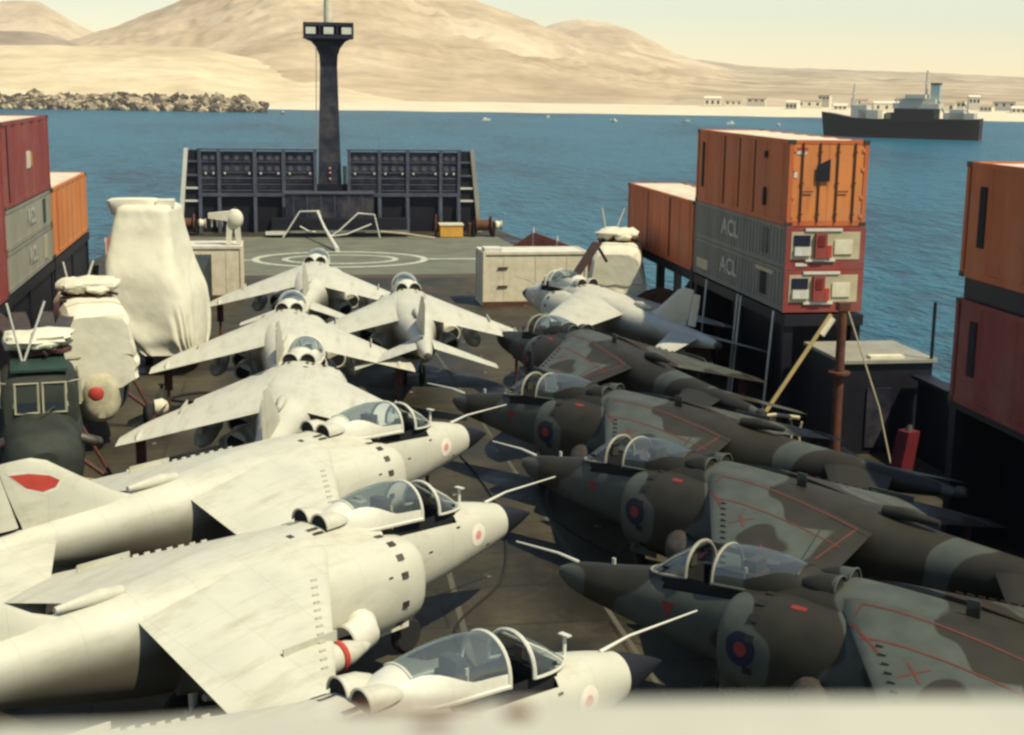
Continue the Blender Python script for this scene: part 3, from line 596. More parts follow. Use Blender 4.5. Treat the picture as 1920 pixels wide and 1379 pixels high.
    mb = MB(); mb.tube([(-(9.3-e), 0, 2.74), (-(9.7-e), 0, 2.76), (-(10.4-e), 0, 2.74)], [.10, .12, .05], 10); mb.build('ram_air_scoop', skin, root); mb = MB(); mb.cyl((-(9.295-e), 0, 2.74), (-(9.285-e), 0, 2.74), .08, None, 10); mb.build('scoop_mouth', dark, root)
    mb = MB(); mb.loft([fsec(1.72, -(11.3-e), -(12.6-e), .05), fsec(1.28, -(12.0-e), -(12.6-e), .02)]); mb.build('ventral_fin', skin, root, 30)
    for g in (-1, 1):
        def tp(u, c, up):
            y = .26+u*1.86; le = (12.1 if A else 11.55-e)+u*1.52; ch = 1.62-u*.92; yt = .06*ch*math.sqrt(max(c, 0))*(1-c)*1.6
            return (-(le+c*ch), g*y, 2.28-u*.50+(yt if up > 0 else -yt))
        c5 = [0, .05, .2, .5, 1]
        mb = MB(); mb.loft([[tp(u, c, 1) for c in c5]+[tp(u, c, -1) for c in c5[-2:0:-1]] for u in (0, .3, .6, .9, 1)]); mb.build('tailplane', skin, root, 30)
    mb = MB(); mb.rev((-(14.44-d), 0, 2.19), (-1, 0, 0), [(0, .11), (.1, .13), (.22, .09), (.24, .02)], 10); mb.build('tail_cone', soot, root)
    # undercarriage, gun pods
    mb = MB(); mb.cyl((-(3.55-d), 0, 1.3), (-(3.45-d), 0, .36), .07, .05, 8); mb.box(-(3.85-d), -(3.82-d), -.32, .32, .72, 1.2); mb.build('nose_leg', white if A else soot, root)
    mb = MB(); mb.rev((-(3.45-d), -.1, .33), (0, 1, 0), [(0, .15), (0, .28), (.05, .33), (.15, .33), (.2, .28), (.2, .15)], 18); mb.build('nose_wheel', rubber, root)
    mb = MB(); mb.cyl((-(8.1-d), 0, 1.2), (-(8.1-d), 0, .34), .09, .07, 8); mb.cyl((-(8.1-d), -.3, .34), (-(8.1-d), .3, .34), .05, None, 8); mb.build('main_leg', white if A else soot, root)
    for g in (-1, 1):
        mb = MB(); mb.rev((-(8.1-d), g*.3-.09, .35), (0, 1, 0), [(0, .16), (0, .3), (.05, .35), (.13, .35), (.18, .3), (.18, .16)], 18); mb.build('main_wheel', rubber, root)
        mb = MB(); mb.rev((-(5.3-d), g*.42, .82), (-1, 0, 0), [(0, .03), (.25, .12), (.8, .17), (2.4, .17), (2.9, .06)], 10); mb.build('gun_pod', skin, root)
        mb = MB(); mb.box(-(4.35-d), -(3.65-d), g*.27-.01, g*.27+.01, .62, 1.2); mb.build('gear_door', white if A else skin, root)
    # ---- markings laid on the skin
    T = BVHTree.FromPolygons([Vector(p) for p in surf.v], surf.f)
    def lay(pts, direction, m, name, faces, off=.006):
        D = Vector(direction).normalized(); out = []
        for p in pts:
            h = T.ray_cast(Vector(p)-D*6, D)
            out.append((h[0]-D*off) if h[0] is not None else Vector(p))
        mb = MB(); mb.add(out, faces); return mb.build(name, m, root, 60)
    def disc(c, direction, r, m, name, off, a=(1, 0, 0), inner=0):
        D = Vector(direction).normalized(); a = Vector(a); b = D.cross(a).normalized(); n = 18; pts = []; fs = []
        rs = [inner, (inner+r)/2, r] if inner else [0.001, r/2, r]
        for q in rs: pts += [Vector(c)+a*(q*math.cos(2*math.pi*i/n))+b*(q*math.sin(2*math.pi*i/n)) for i in range(n)]
        for k in range(2): fs += [(k*n+i, k*n+(i+1) % n, (k+1)*n+(i+1) % n, (k+1)*n+i) for i in range(n)]
        return lay(pts, D, m, name, fs, off)
    def ribbon(pts, wd, m, name='stripe_marking'):
        P = []
        for p, q in zip(pts[:-1], pts[1:]):
            p = Vector((*p, 5)); q = Vector((*q, 5)); k = max(2, int((q-p).length/.12)); P += [p+(q-p)*i/k for i in range(k)]
        P.append(Vector((*pts[-1], 5))); L_ = []
        for i, p in enumerate(P):
            t_ = (P[min(i+1, len(P)-1)]-P[max(i-1, 0)]).normalized(); nn = Vector((-t_.y, t_.x, 0))*wd/2; L_ += [p+nn, p-nn]
        return lay(L_, (0, 0, -1), m, name, [(2*i, 2*i+1, 2*i+3, 2*i+2) for i in range(len(P)-1)], .008)
    if A:
        for g in (-1, 1):
            disc((-2.05, g*2, 1.98), (0, -g, 0), .21, paleblue, 'roundel_ring', .006); disc((-2.05, g*2, 1.98), (0, -g, 0), .085, pinkp, 'roundel_centre', .010)
            # red tail flash, teardrop edged in white
            dr = [(-12.80, 3.50), (-12.45, 3.47), (-12.05, 3.36), (-11.86, 3.24), (-11.95, 3.13), (-12.2, 3.10), (-12.5, 3.22)]
            big = [((x+12.3)*1.14-12.3, (z-3.3)*1.32+3.3) for x, z in dr]
            for pol, m_, nm, of in ((big, white, 'tail_flash_edge', .006), (dr, redp, 'tail_flash', .010)):
                cxx = sum(p[0] for p in pol)/len(pol); cz = sum(p[1] for p in pol)/len(pol)
                lay([(x, g*2, z) for x, z in pol]+[(cxx, g*2, cz)], (0, -g, 0), m_, nm, [(i, (i+1) % len(pol), len(pol)) for i in range(len(pol))], of)
        # access panels in a slightly different tone
        def panel(c, a, b_, direction, hw_, hh, m_=paneltone, nm='access_panel'):
            a = Vector(a); b_ = Vector(b_); n_ = 4; P = [Vector(c)+a*hw_*(2*i/n_-1)+b_*hh*(2*j/n_-1) for j in range(n_+1) for i in range(n_+1)]
            lay(P, direction, m_, nm, [(j*(n_+1)+i, j*(n_+1)+i+1, (j+1)*(n_+1)+i+1, (j+1)*(n_+1)+i) for j in range(n_) for i in range(n_)], .004)
        X_, Y_, Z_ = (1, 0, 0), (0, 1, 0), (0, 0, 1)
        for g in (-1, 1):
            for x, z in ((-2.6, 2.25), (-3.4, 2.0), (-5.0, 2.1), (-1.7, 1.7)): panel((x, g*3, z), X_, Z_, (0, -g, 0), .05, .018, soot, 'stencil')
        # spine vents
        for x0, x1, y0, y1 in ((-5.95, -5.72, -.42, -.20), (-6.35, -6.25, -.30, -.18), (-5.95, -5.72, .20, .42)):
            lay([(x0, y0, 5), (x1, y0, 5), (x1, y1, 5), (x0, y1, 5)], (0, 0, -1), soot, 'spine_vent', [(0, 1, 2, 3)], .008)
    else:
        for g in (-1, 1):
            disc((-4.28, g*3, 1.86), (0, -g, 0), .27, bluep, 'roundel_ring', .006); disc((-4.28, g*3, 1.86), (0, -g, 0), .115, dullred, 'roundel_centre', .010)
            pts = [(-2.66, g*2, 1.96), (-2.38, g*2, 1.96), (-2.52, g*2, 1.70)]
            lay(pts+[(-2.52, g*2, 1.87)], (0, -g, 0), dullred, 'warning_triangle', [(0, 1, 3), (1, 2, 3), (2, 0, 3)], .008)
            # walkway outline on wing and spine
            ribbon([(-6.6, g*1.5), (-5.9, g*.95), (-5.9, g*.60), (-8.9, g*.62), (-8.9, g*1.9)], .032, redline, 'walkway_line')
            ribbon([(-6.2, g*1.25), (-9.0, g*1.30)], .032, redline, 'walkway_line')
            for x, y in ((-7.2, 1.7), (-8.1, 2.3)):
                ribbon([(x-.16, g*(y-.16)), (x+.16, g*(y+.16))], .028, redline, 'cross_mark'); ribbon([(x-.16, g*(y+.16)), (x+.16, g*(y-.16))], .028, redline, 'cross_mark')
            pts = [(-5.15, g*.80, 5), (-4.90, g*.80, 5), (-4.90, g*.88, 5), (-5.15, g*.88, 5)]; lay(pts, (0, 0, -1), dullred, 'rescue_panel', [(0, 1, 2, 3)], .008)
        mb = MB(); mb.box(-7.4, -7.2, -.015, .015, 2.75, 3.05); mb.build('blade_aerial', skin, root)
    return root

JETS_A = [  # nose x, y, heading deg, label
    (5.49, 18.96, 33.6, 'pale grey jump jet nearest the camera, partly below the white rail'),
    (4.846, 26.37, 39.7, 'pale grey jump jet second from the camera, beside the nearest one'),
    (4.93, 32.83, 42.5, 'pale grey jump jet farthest of the three pointing right, red fin flash showing'),
    (1.21, 42.34, 83.3, 'pale grey jump jet facing the bow, nearest of the bow-facing four'),
    (.72, 51.02, 86.8, 'pale grey jump jet facing the bow, second of the three in file'),
    (2.04, 63.14, 85.2, 'pale grey jump jet facing the bow, farthest, by the landing ring'),
    (4.76, 55.27, 88.4, 'pale grey jump jet facing the bow, to the right of the file of three'),
    (9.75, 55.8, 105, 'pale grey jump jet on the starboard side, behind the camouflaged jets'),
]
protoA = make_jet('A')
for i, (x, y, h, lab) in enumerate(JETS_A):
    o = protoA if i == 0 else copy_tree(protoA)
    o.location = (x, y, 0); o.rotation_euler = (0, 0, R(h)); o['label'] = lab; o['group'] = 'pale grey jump jets'
    o['flash'] = i == 2
for o in list(COL.objects):
    if o.name.startswith('tail_flash') and not o.parent['flash']: bpy.data.objects.remove(o)
    elif o.name.startswith('vortex_generators') and o.parent.parent.location.y > 40: bpy.data.objects.remove(o)
for i in COL.objects:
    if 'flash' in i: del i['flash']
JETS_B = [
    (4.85, 23.2, 131, 'camouflaged jump jet nearest the camera on the right'),
    (5.43, 30.34, 125, 'camouflaged jump jet second from the camera on the right'),
    (4.67, 36.86, 128, 'camouflaged jump jet third from the camera on the right'),
    (7.35, 46.3, 108, 'camouflaged jump jet farthest away, in front of the pale grey one'),
]
protoB = make_jet('B')
for i, (x, y, h, lab) in enumerate(JETS_B):
    o = protoB if i == 0 else copy_tree(protoB)
    o.location = (x, y, 0); o.rotation_euler = (0, 0, R(h)); o['label'] = lab; o['group'] = 'camouflaged jump jets'

# ------------------------------------------------------------------ containers
def container(name, label, x0, y0, L, z0, h, m, side_face, group=None, roof=roofw, w_=2.44, end='ribs', pitch=.62, corr=.03, ends=(0,)):
    """steel box along y; local origin at its low near corner. side_face +1/-1: the long side that shows"""
    t = thing(name, label, 'container', (x0, y0, z0), 0, group)
    fr = MB(); p = .13
    for x in (0, w_-p):
        for y in (0, L-p): fr.box(x, x+p, y, y+p, 0, h)
    for x in (.01, w_-p+.01):
        for z, d in ((.005, .15), (h-.115, .11)): fr.box(x, x+p-.02, p, L-p, z, z+d)
    for y in (.01, L-p+.01):
        for z, d in ((.006, .15), (h-.116, .11)): fr.box(p, w_-p, y, y+p-.02, z, z+d)
    fr.build('frame', m, t, 20)
    cst = MB().box(-.012, .178, -.012, .162, -.003, .118).mesh('corner_casting', soot if m is not greyc else greyc, 0)
    for x in (0, w_-.166):
        for y in (0, L-.15):
            for z in (0, h-.115):
                o = bpy.data.objects.new('corner_casting', cst); COL.objects.link(o); o.parent = t; o.location = (x, y, z)
    def wave(a, b, at, out, ax, pit):
        """corrugated sheet"""
        mb = MB(); k = max(2, int((b-a)/pit)); P = []
        for i in range(k):
            s0 = a+(b-a)*i/k; q = (b-a)/k
            P += [(s0, 0), (s0+q*.30, 0), (s0+q*.36, 1), (s0+q*.94, 1)]
        P.append((b, 0)); vs = []
        for s_, dd in P:
            for z in (.15, h-.11):
                c = at+out*(corr*dd)
                vs.append((c, s_, z) if ax == 'y' else (s_, c, z))
        mb.add(vs, [(2*i, 2*i+2, 2*i+3, 2*i+1) for i in range(len(P)-1)]); return mb
    wave(p, L-p, .05, -1, 'y', pitch).build('side_panel', m, t, 0); wave(p, L-p, w_-.05, 1, 'y', pitch).build('side_panel', m, t, 0)
    wave(p, w_-p, L-.05, 1, 'x', .5).build('end_panel', m, t, 0)
    mb = MB(); k = int(L/.6); vs = []
    for i in range(k+1):
        y = .02+(L-.04)*i/k; zz = h-.02-(.03 if i % 2 else 0); vs += [(.03, y, zz), (w_-.03, y, zz)]
    mb.add(vs, [(2*i, 2*i+1, 2*i+3, 2*i+2) for i in range(k)]); mb.build('roof', roof, t, 0)
    return t

ROTX, ROTNX = (R(90), 0, R(90)), (R(90), 0, R(-90))
def doors(t, m, h, w_=2.44):
    for k in (0, 1):
        d = MB(); a = .14+k*1.085; d.box(a, a+1.075, .02, .06, .16, h-.12); dd = d.build('door', m, t, 0)
        for q in (.27, .80):
            mb = MB(); mb.cyl((a+q, -.015, .12), (a+q, -.015, h-.08), .026, None, 8); 
            for z in (.35, h*.5, h-.35): mb.box(a+q-.05, a+q+.05, -.03, .02, z-.03, z+.03)
            mb.build('lock_rod', rust, dd)
        mb = MB(); mb.box(a+.3, a+.62, -.035, -.02, 1.0, 1.04); mb.build('door_handle', rust, dd)
        for z in (.3, .85, h-.85, h-.3):
            mb = MB(); x = a-.02 if k == 0 else a+1.02; mb.box(x, x+.075, -.01, .02, z-.05, z+.05); mb.build('hinge', m, dd)

def patch(t, name, m, x0, x1, y0, y1, z0, z1): return MB().box(x0, x1, y0, y1, z0, z1).build(name, m, t, 0)
# starboard forward stack
tc_ = container('cargo_container', 'tall orange container on top of two low grey ones, starboard side', 14.86, 40, 9.3, 6.07, 2.52, oranged, -1, pitch=1.5)
doors(tc_, orange, 2.52)
patch(tc_, 'black_patch', blacks, .83, 1.25, -.045, -.035, 1.32, 1.78)
mb = MB(); mb.add([(.83, -.045, 1.78), (1.25, -.045, 1.78), (1.25, -.045, 1.98)], [(0, 1, 2)]); mb.build('black_patch', blacks, tc_, 0)
patch(tc_, 'stencil_plate', white, .22, .52, .005, .018, 2.1, 2.2); patch(tc_, 'stencil_plate', redp, .2, .55, .004, .017, 2.22, 2.3); patch(tc_, 'stencil_plate', white, .16, .26, .005, .018, 1.42, 1.58)
for y, z0_, z1_ in ((8.55, .55, 2.1), (2.1, .45, 1.0), (2.1, 1.9, 2.1)): patch(tc_, 'dark_slot', dark, -.012, .03, y-.10, y+.10, z0_, z1_)
for y in (4.6, 3.1, 6.2): patch(tc_, 'seam', rust, -.004, .03, y-.02, y+.02, .16, 2.4)
def low_box(label, z0, bottom):
    t = container('low_container', label, 14.88, 40, 9.3, z0, 1.27, greyc, -1, group='low grey containers, starboard side', pitch=.31, roof=greyc)
    # plant end: beige panel with screens, boxes and bars
    patch(t, 'end_frame', maroon, -.014, 2.454, -.045, -.014, -.002, 1.268)
    def pt(nm, m_, x0, x1, y0, z0_, z1_, par=None): return patch(par or t, nm, m_, x0, x1, y0-.05, -.046, z0_, z1_)
    pt('end_panel', beige, .14, 2.28, -.012, .30, 1.12)
    pt('dark_screen', bluep, .22, .72, -.045, .70, 1.02); pt('white_box', white, .24, .74, -.09, .42, .67)
    pt('plant_cabinet', maroon, .86, 1.22, -.12, .34, 1.08); g_ = pt('fan_grille', dark, .94, 1.14, -.135, .70, 1.0)
    for k in range(5): pt('grille_bar', redp, .94, 1.14, -.15, .72+.055*k, .74+.055*k, g_)
    pt('red_unit', redp, 1.24, 1.38, -.10, .36, .72); pt('cream_panel', cream, 1.48, 2.04, -.05, .46, .88)
    pt('white_bar', white, .56, 1.70, -.05, 1.14, 1.22); pt('white_bar', white, .60, 1.52, -.05, .24, .31)
    if not bottom: pt('white_label', white, .30, .66, -.016, .10, .19)
    lettering('ACL', .74, fadedwhite, t, (-.004, 5.3, .68), ROTNX, sx=1.3)
    patch(t, 'side_door', dark if bottom else navy, -.006, .03, 1.6, 2.15, .3, 1.05)
    if bottom: patch(t, 'pale_panel', beige, -.008, .03, 7.6, 8.9, .25, .6); patch(t, 'pale_panel', beige, -.008, .03, 1.0, 2.6, 1.0, 1.12)
    return t
low_box('upper of two low grey containers with white lettering, starboard side', 4.79, False)
low_box('lower of two low grey containers, just above the black frame, starboard side', 3.51, True)
t = container('cargo_container', 'orange container farther forward on the starboard side, lower than its neighbour', 14.9, 49.6, 9.7, 3.48, 2.52, oranged, -1, pitch=1.2)
patch(t, 'seam', rust, -.004, .03, 3.2, 3.24, .16, 2.4); patch(t, 'seam', rust, -.004, .03, 6.4, 6.44, .16, 2.4)
# starboard near stack
t = container('cargo_container', 'orange container at the right edge of the picture, top of its stack', 14.86, 19.8, 9.3, 6.08, 2.50, oranged, -1, pitch=1.5)
patch(t, 'dark_slot', dark, -.012, .03, 8.35, 8.62, .7, 2.0); patch(t, 'seam', rust, -.004, .03, 6.3, 6.34, .16, 2.4)
t = container('cargo_container', 'dark red container at the right edge, below the orange one', 14.84, 19.8, 9.3, 3.28, 2.32, maroond, -1, pitch=1.5, roof=maroond)
patch(t, 'dark_slot', dark, -.012, .03, 8.3, 8.6, .7, 1.9)
mb = MB(); mb.box(14.95, 17.2, 19.9, 29, 5.62, 6.06); tag(mb.build('spacer_frame', blacks, angle=0), 'black steel spacer between orange and dark red containers, right edge', 'frame')
# port stacks
tr_ = container('cargo_container', 'maroon container on top of two low light grey ones, left edge', -10.46, 44.9, 9.2, 6.10, 2.62, maroon, 1, pitch=1.6)
patch(tr_, 'white_emblem', white, 2.41, 2.448, 4.4, 5.0, 1.0, 1.55); patch(tr_, 'yellow_emblem', yellow, 2.41, 2.448, 5.15, 5.4, 1.05, 1.5); patch(tr_, 'seam', dark, 2.41, 2.446, .9, 1.0, .16, 2.5)
for lab, z0 in (('upper of two low light grey containers under the maroon one', 4.79), ('lower of two low light grey containers under the maroon one', 3.50)):
    t = container('low_container', lab, -10.48, 44.9, 9.2, z0, 1.27, greyl, 1, group='low light grey containers, port side', pitch=.31, roof=greyl)
    lettering('ACL', .72, fadedwhite, t, (2.448, 4.9, .68), ROTX, sx=1.2)
    patch(t, 'side_door', greenroof if z0 > 4 else beige, 2.41, 2.45, 7.4, 7.9, .25, 1.05)
t = container('cargo_container', 'orange container farther forward on the port side', -10.48, 54.5, 9.7, 3.5, 2.55, orange, 1, pitch=1.2)
patch(t, 'seam', oranged, 2.41, 2.446, 1.0, 1.2, .16, 2.4)
t = container('cargo_container', 'dark red container cut by the left edge, nearer than the maroon one', -10.40, 35.2, 9.3, 3.5, 4.9, maroon, 1, pitch=1.5)

# black frames that carry the stacks
def carrier(label, x0, x1, y0, y1, solid):
    t = thing('container_frame', label, 'steel frame', (x0, y0, 0)); W, L = x1-x0, y1-y0
    MB().box(0, W, 0, L, 3.12, 3.44).build('platform', blacks, t, 0)
    if solid: MB().box(.32, 1.34, L-.34, L-.30, 0, 3.1).build('end_wall', blacks, t, 0)
    if solid: MB().box(1.35, W-.1, .3, L-.3, 0, 3.1).build('casing', blacks, t, 0)
    k = max(2, int(L/4.6)+1)
    for i in range(k):
        y = .1+(L-.5)*i/(k-1)
        for x in (.02, W-.32): MB().box(x, x+.28, y, y+.28, 0, 3.11).build('post', blacks, t, 0)
    return t
carrier('black steel frame carrying the starboard container stack', 14.9, 17.35, 39.8, 49.3, True)
cf = carrier('black steel frame under the far orange starboard container', 14.95, 17.35, 49.6, 59.4, False)
for y in (50.5, 55.0):
    mb = MB(); mb.loft([[(.3, y, 0), (.3, y, .5), (2.1, y, 3.1), (2.1, y, 2.4)], [(.3, y+.25, 0), (.3, y+.25, .5), (2.1, y+.25, 3.1), (2.1, y+.25, 2.4)]])
    for v in range(len(mb.v)): mb.v[v] = (mb.v[v][0], mb.v[v][1]-49.6, mb.v[v][2])
    mb.build('brace', navy, cf, 0)
carrier('black steel frame under the containers at the right edge', 14.9, 17.35, 14, 29.3, True)
carrier('black steel frame carrying the port container stack', -10.5, -8.02, 34, 54.2, True)
carrier('black steel frame under the far orange port container', -10.5, -8.02, 54.4, 64.4, True)
for i, (x, y) in enumerate(((14.75, 47.2), (14.75, 43.8), (14.72, 43.4), (14.75, 40.4))):
    mb = MB(); mb.tube([(x, y, 3.5), (x-.1, y+.05, 1.6), (x-.15, y+.15, .02)], .035, 6); mb.box(x-.2, x-.1, y+.08, y+.22, 0, .12)
    tag(mb.build('lashing_rod', white), ['thin white lashing rod, first from the bow below the low grey containers', 'thin white lashing rod, front one of the close pair below the grey containers', 'thin white lashing rod, rear one of the close pair below the grey containers', 'thin white lashing rod at the rear corner of the starboard stack'][i], 'lashing rod', 'lashing rods')

# ------------------------------------------------------------------ white containers on deck
def white_box(label, x0, y0, L, W, rz, h=2.5):
    t = thing('white_container', label, 'container', (x0, y0, 0), rz)
    mb = MB(); 
    for x in (0, W-.12):
        for y in (0, L-.12): mb.box(x, x+.12, y, y+.12, 0, h)
    for z in (.0, h-.12):
        mb.box(.12, W-.12, .0, .11, z, z+.12); mb.box(.12, W-.12, L-.11, L, z, z+.12); mb.box(0, .11, .12, L-.12, z, z+.12); mb.box(W-.11, W, .12, L-.12, z, z+.12)
    mb.build('frame', cream, t, 20)
    for k, (a, b, c, d_) in enumerate(((.05, .07, .12, L-.12), (W-.07, W-.05, .12, L-.12))):
        p_ = MB().box(a, b, c, d_, .12, h-.12).build('side_panel', cream, t, 0)
        for i in range(int(L/.75)):
            y = .4+i*.75
            if y < L-.3: MB().box(a-.03 if k == 0 else b, a if k == 0 else b+.03, y, y+.05, .12, h-.12).build('rib', cream, p_, 0)
    for c in (.05, L-.07):
        e_ = MB().box(.12, W-.12, c, c+.02, .12, h-.12).build('end_panel', cream, t, 0)
        for i in range(3): MB().box(W*.2+.3*W*i, W*.2+.3*W*i+.04, c-.02, c, .12, h-.12).build('rib', cream, e_, 0)
    MB().box(.04, W-.04, .04, L-.04, h-.09, h-.03).build('roof', white, t, 0)
    MB().box(.1, .9, .2, 1.1, h-.03, h+.16).build('roof_box', white, t, 0)
    for z in (.9, 1.75): MB().box(.7, 1.15, -.02, .049, z, z+.06).build('stencil', soot, t, 0)
    MB().box(-.01, W+.01, -.012, .02, -.0, .22).build('rust_sill', rust, t, 0)
    return t
white_box('white cream container standing on deck right of the landing ring', 9.35, 63.9, 2.2, 4.9, R(1))
white_box('white cream container standing on deck left of the landing ring, half hidden', -5.3, 66.8, 2.4, 3.8, 0)

# ------------------------------------------------------------------ helicopters
HEL = [(0, .45, 2.05, 1.20, 2.4), (.10, .66, 2.25, 1.0, 2.5), (.4, .82, 2.42, .88, 2.6), (1.1, .88, 2.52, .8, 2.5), (1.8, .93, 2.66, .75, 2.8), (3.4, .95, 2.8, .72, 3), (7, .9, 2.8, .75, 3), (8.2, .7, 2.7, .95, 2.6), (9.5, .45, 2.6, 1.3, 2.2), (10.8, .32, 2.5, 1.55, 2), (11.2, .28, 2.45, 1.62, 2)]
def helicopter(label, loc, hd, covered, ZR=-.35):
    t = thing('helicopter', label, 'helicopter', loc, hd, 'parked helicopters')
    skin = fabric if covered else greenh
    N = 28; N_ = N
    def ring(s, k=0): hw, zt, zb, e = hermite(HEL, s); return [(-s, *sell(2*math.pi*(i+.5)/N, hw+k, zt+k, zb-k, e)) for i in range(N)]
    mb = MB(); mb.loft([ring((1.2 if covered else 0)+(10.0 if covered else 11.2)*i/44) for i in range(45)]); mb.build('fuselage', greenh, t)
    def hump(k):
        rg = []
        for s, hw, zt in ((1.55, .80, 2.9), (1.62, .84, 3.30), (1.9, .86, 3.46), (2.6, .88, 3.52), (3.5, .86, 3.50), (4.6, .70, 3.36), (5.6, .5, 3.05), (6.0, .4, 2.75)):
            rg.append([(-s+k*.5 if s < 2 else -s, *sell(2*math.pi*(i+.5)/N, hw+k, zt+k, 2.2, 4)) for i in range(N)])
        return rg
    if covered:
        # one fabric shroud hung over cockpit and gearbox, taut on top and creased at the sides
        top = 4.02+ZR*.9
        def sect(s):
            k = hermite([(-.02, .90), (.10, .98), (.5, 1.0), (3.5, 1.0), (5.2, .8), (6.4, .55)], s)[0]; dz = hermite([(-.02, .28), (.12, .10), (.6, 0), (3.6, 0), (5.0, .35), (6.4, 1.0)], s)[0]
            P = [(0, top), (.45, top-.01), (.74, top-.10), (.86, top-.30), (.95, top-.9), (1.06, top-1.5), (1.02, top-2.0), (.62, top-2.25), (0, top-2.3)]
            H = []
            for (y0, z0), (y1, z1) in zip(P[:-1], P[1:]):
                for q in range(4): H.append((y0+(y1-y0)*q/4, z0+(z1-z0)*q/4))
            H.append(P[-1]); R_ = [(y*k, z-dz*(z-top+2.3)/2.3) for y, z in H]; R_ += [(-y, z) for y, z in R_[-2:0:-1]]
            out = []
            for q, (y, z) in enumerate(R_):
                f_ = .030*noise.noise(Vector((s*1.1+hd*3, y*1.6, z*1.2)))+.022*(abs(noise.noise(Vector((s*3+hd, y*3.2, z*1.4))))-.2)+(.03*math.sin(q*1.9+s*1.5) if z < top-1.2 else 0)
                out.append((-s+f_*(1.5 if s < .2 else .3), y*(1+f_*1.2), z+f_*.7))
            return out
        mb = MB(); mb.loft([sect(s) for s in [-.02, .10, .3, .6, .95, 1.3, 1.7, 2.1, 2.5, 2.9, 3.3, 3.7, 4.2, 4.8, 5.4, 6.0, 6.4]]); cv = mb.build('cover', fabric, t, 35)
        mb = MB()
        for s in (.75, 2.0, 3.4): mb.tube([(p[0], p[1]*1.015, p[2]+.01) for p in sect(s)], .014, 4, 0, True)
        mb.tube([(.03, y, top-1.35+.03*math.cos(y*9)) for y in [-.95+.19*q for q in range(11)]], .014, 4)
        tag(mb.build('cover_ropes', beige, cv), kind='stuff')
        mb = MB(); N3 = 24; mb.loft([[(-s, *sell(2*math.pi*(i+.5)/N3, hw, zt, zb, 2.6)) for i in range(N3)] for s, hw, zt, zb in ((-.30, .10, 1.75, 1.25), (-.27, .30, 2.0, 1.05), (-.12, .46, 2.2, .92), (.2, .56, 2.4, .85), (.8, .7, 2.5, .8), (1.6, .8, 2.5, .78))]); mb.build('nose_cover', fabricd, t)
        mb = MB(); mb.ell((.20, -.10, 1.72), (.14, .25, .26), 14, 9); mb.build('intake_plug', redp, t)
    else:
        mb = MB(); mb.loft(hump(0)); ck = mb.build('cockpit_roof', greenh, t)
        mb = MB(); mb.box(-4.4, -1.75, -.62, .62, 3.50, 3.56); mb.build('roof_walkway', greenroof, t, 0)
        # windows: two front panes, corner panes, side panes
        def pane(p, q, up, nrm, nm='window'):
            p = Vector(p); q = Vector(q); up = Vector(up); nr = Vector(nrm)
            mb = MB(); v = [p, q, q+up, p+up]; v2 = [x+nr*.02 for x in v]; mb.add(v+v2, [(4, 5, 6, 7), (0, 1, 5, 4), (1, 2, 6, 5), (2, 3, 7, 6), (3, 0, 4, 7)]); o = mb.build(nm, dglass, ck, 0)
            fr = MB(); fr.tube([x+nr*.025 for x in v], .036, 4, 0, True); fr.build('window_frame', khaki, o, 0)
        for a, b in ((-.55, -.05), (.05, .55)): pane((-1.535, a, 2.60), (-1.535, b, 2.60), (-.10, 0, .66), (1, 0, .1))
        for g in (-1, 1):
            pane((-1.58, g*.56, 2.72), (-1.78, g*.86, 2.72), (-.08, -g*.015, .54), (.8, g*.6, 0)); pane((-1.95, g*.89, 2.74), (-2.65, g*.90, 2.74), (0, -g*.03, .52), (0, g, 0)); pane((-2.8, g*.90, 2.74), (-3.4, g*.90, 2.74), (0, -g*.03, .52), (0, g, 0))
        mb = MB(); mb.box(-.14, .02, -.22, .22, 1.02, 1.22); mb.build('nose_lamp_housing', cream, t)
        mb = MB(); mb.tube([(-1.2, 0, 2.60), (-1.5, .3, 2.74)], .02, 5); mb.build('wiper', soot, t)
        for g in (-1, 1): mb = MB(); mb.tube([(-1.0, g*.8, 2.1), (-1.0, g*1.1, 2.0), (-1.3, g*1.2, 1.9)], .12, 10); mb.build('exhaust', soot, t)
    # rotor head with its cover, folded blades
    mb = MB(); mb.cyl((-2.2 if covered else -3.6, 0, 3.0), (-2.2 if covered else -3.6, 0, 4.15+ZR), .22, .16, 12); mb.build('rotor_mast', soot, t)
    RX = -2.2 if covered else -3.6
    def lump(mb, c, r, sd, mi=0):
        k0 = len(mb.v); mb.ell(c, r, 16, 10, mi)
        for q in range(k0, len(mb.v)):
            p = Vector(mb.v[q]); d_ = p-Vector(c); f_ = .45*noise.noise(Vector((p.x*3+sd, p.y*3, p.z*4)))+.45*(abs(noise.noise(Vector((p.x*7, p.y*7+sd, p.z*6))))-.2); mb.v[q] = tuple(Vector(c)+d_*(1+f_))
    mb = MB(); zr = 4.36+ZR
    lump(mb, (RX, 0, zr), (.66, .78, .17), 1+hd*5)
    for a in (20, 75, 130, 190, 245, 305): lump(mb, (RX+.40*math.cos(R(a)), .50*math.sin(R(a)), zr-.09-.05*math.sin(a)), (.36+.08*math.sin(a*3), .34, .17+.05*math.cos(a*2)), a+hd)
    mb.build('rotor_head_cover', fabric, t, 45)
    mb = MB(); lump(mb, (RX, .05, zr-.30), (.50, .66, .15), 9); lump(mb, (RX+.35, .3, zr-.26), (.2, .25, .13), 4); mb.build('rotor_hub', legm, t, 40)
    for a in (15, 75, 160, 250): mb = MB(); mb.cyl((RX, 0, zr-.2), (RX+.8*math.cos(R(a)), .8*math.sin(R(a)), zr-.32), .05, .04, 6); mb.build('hub_arm', soot, t)
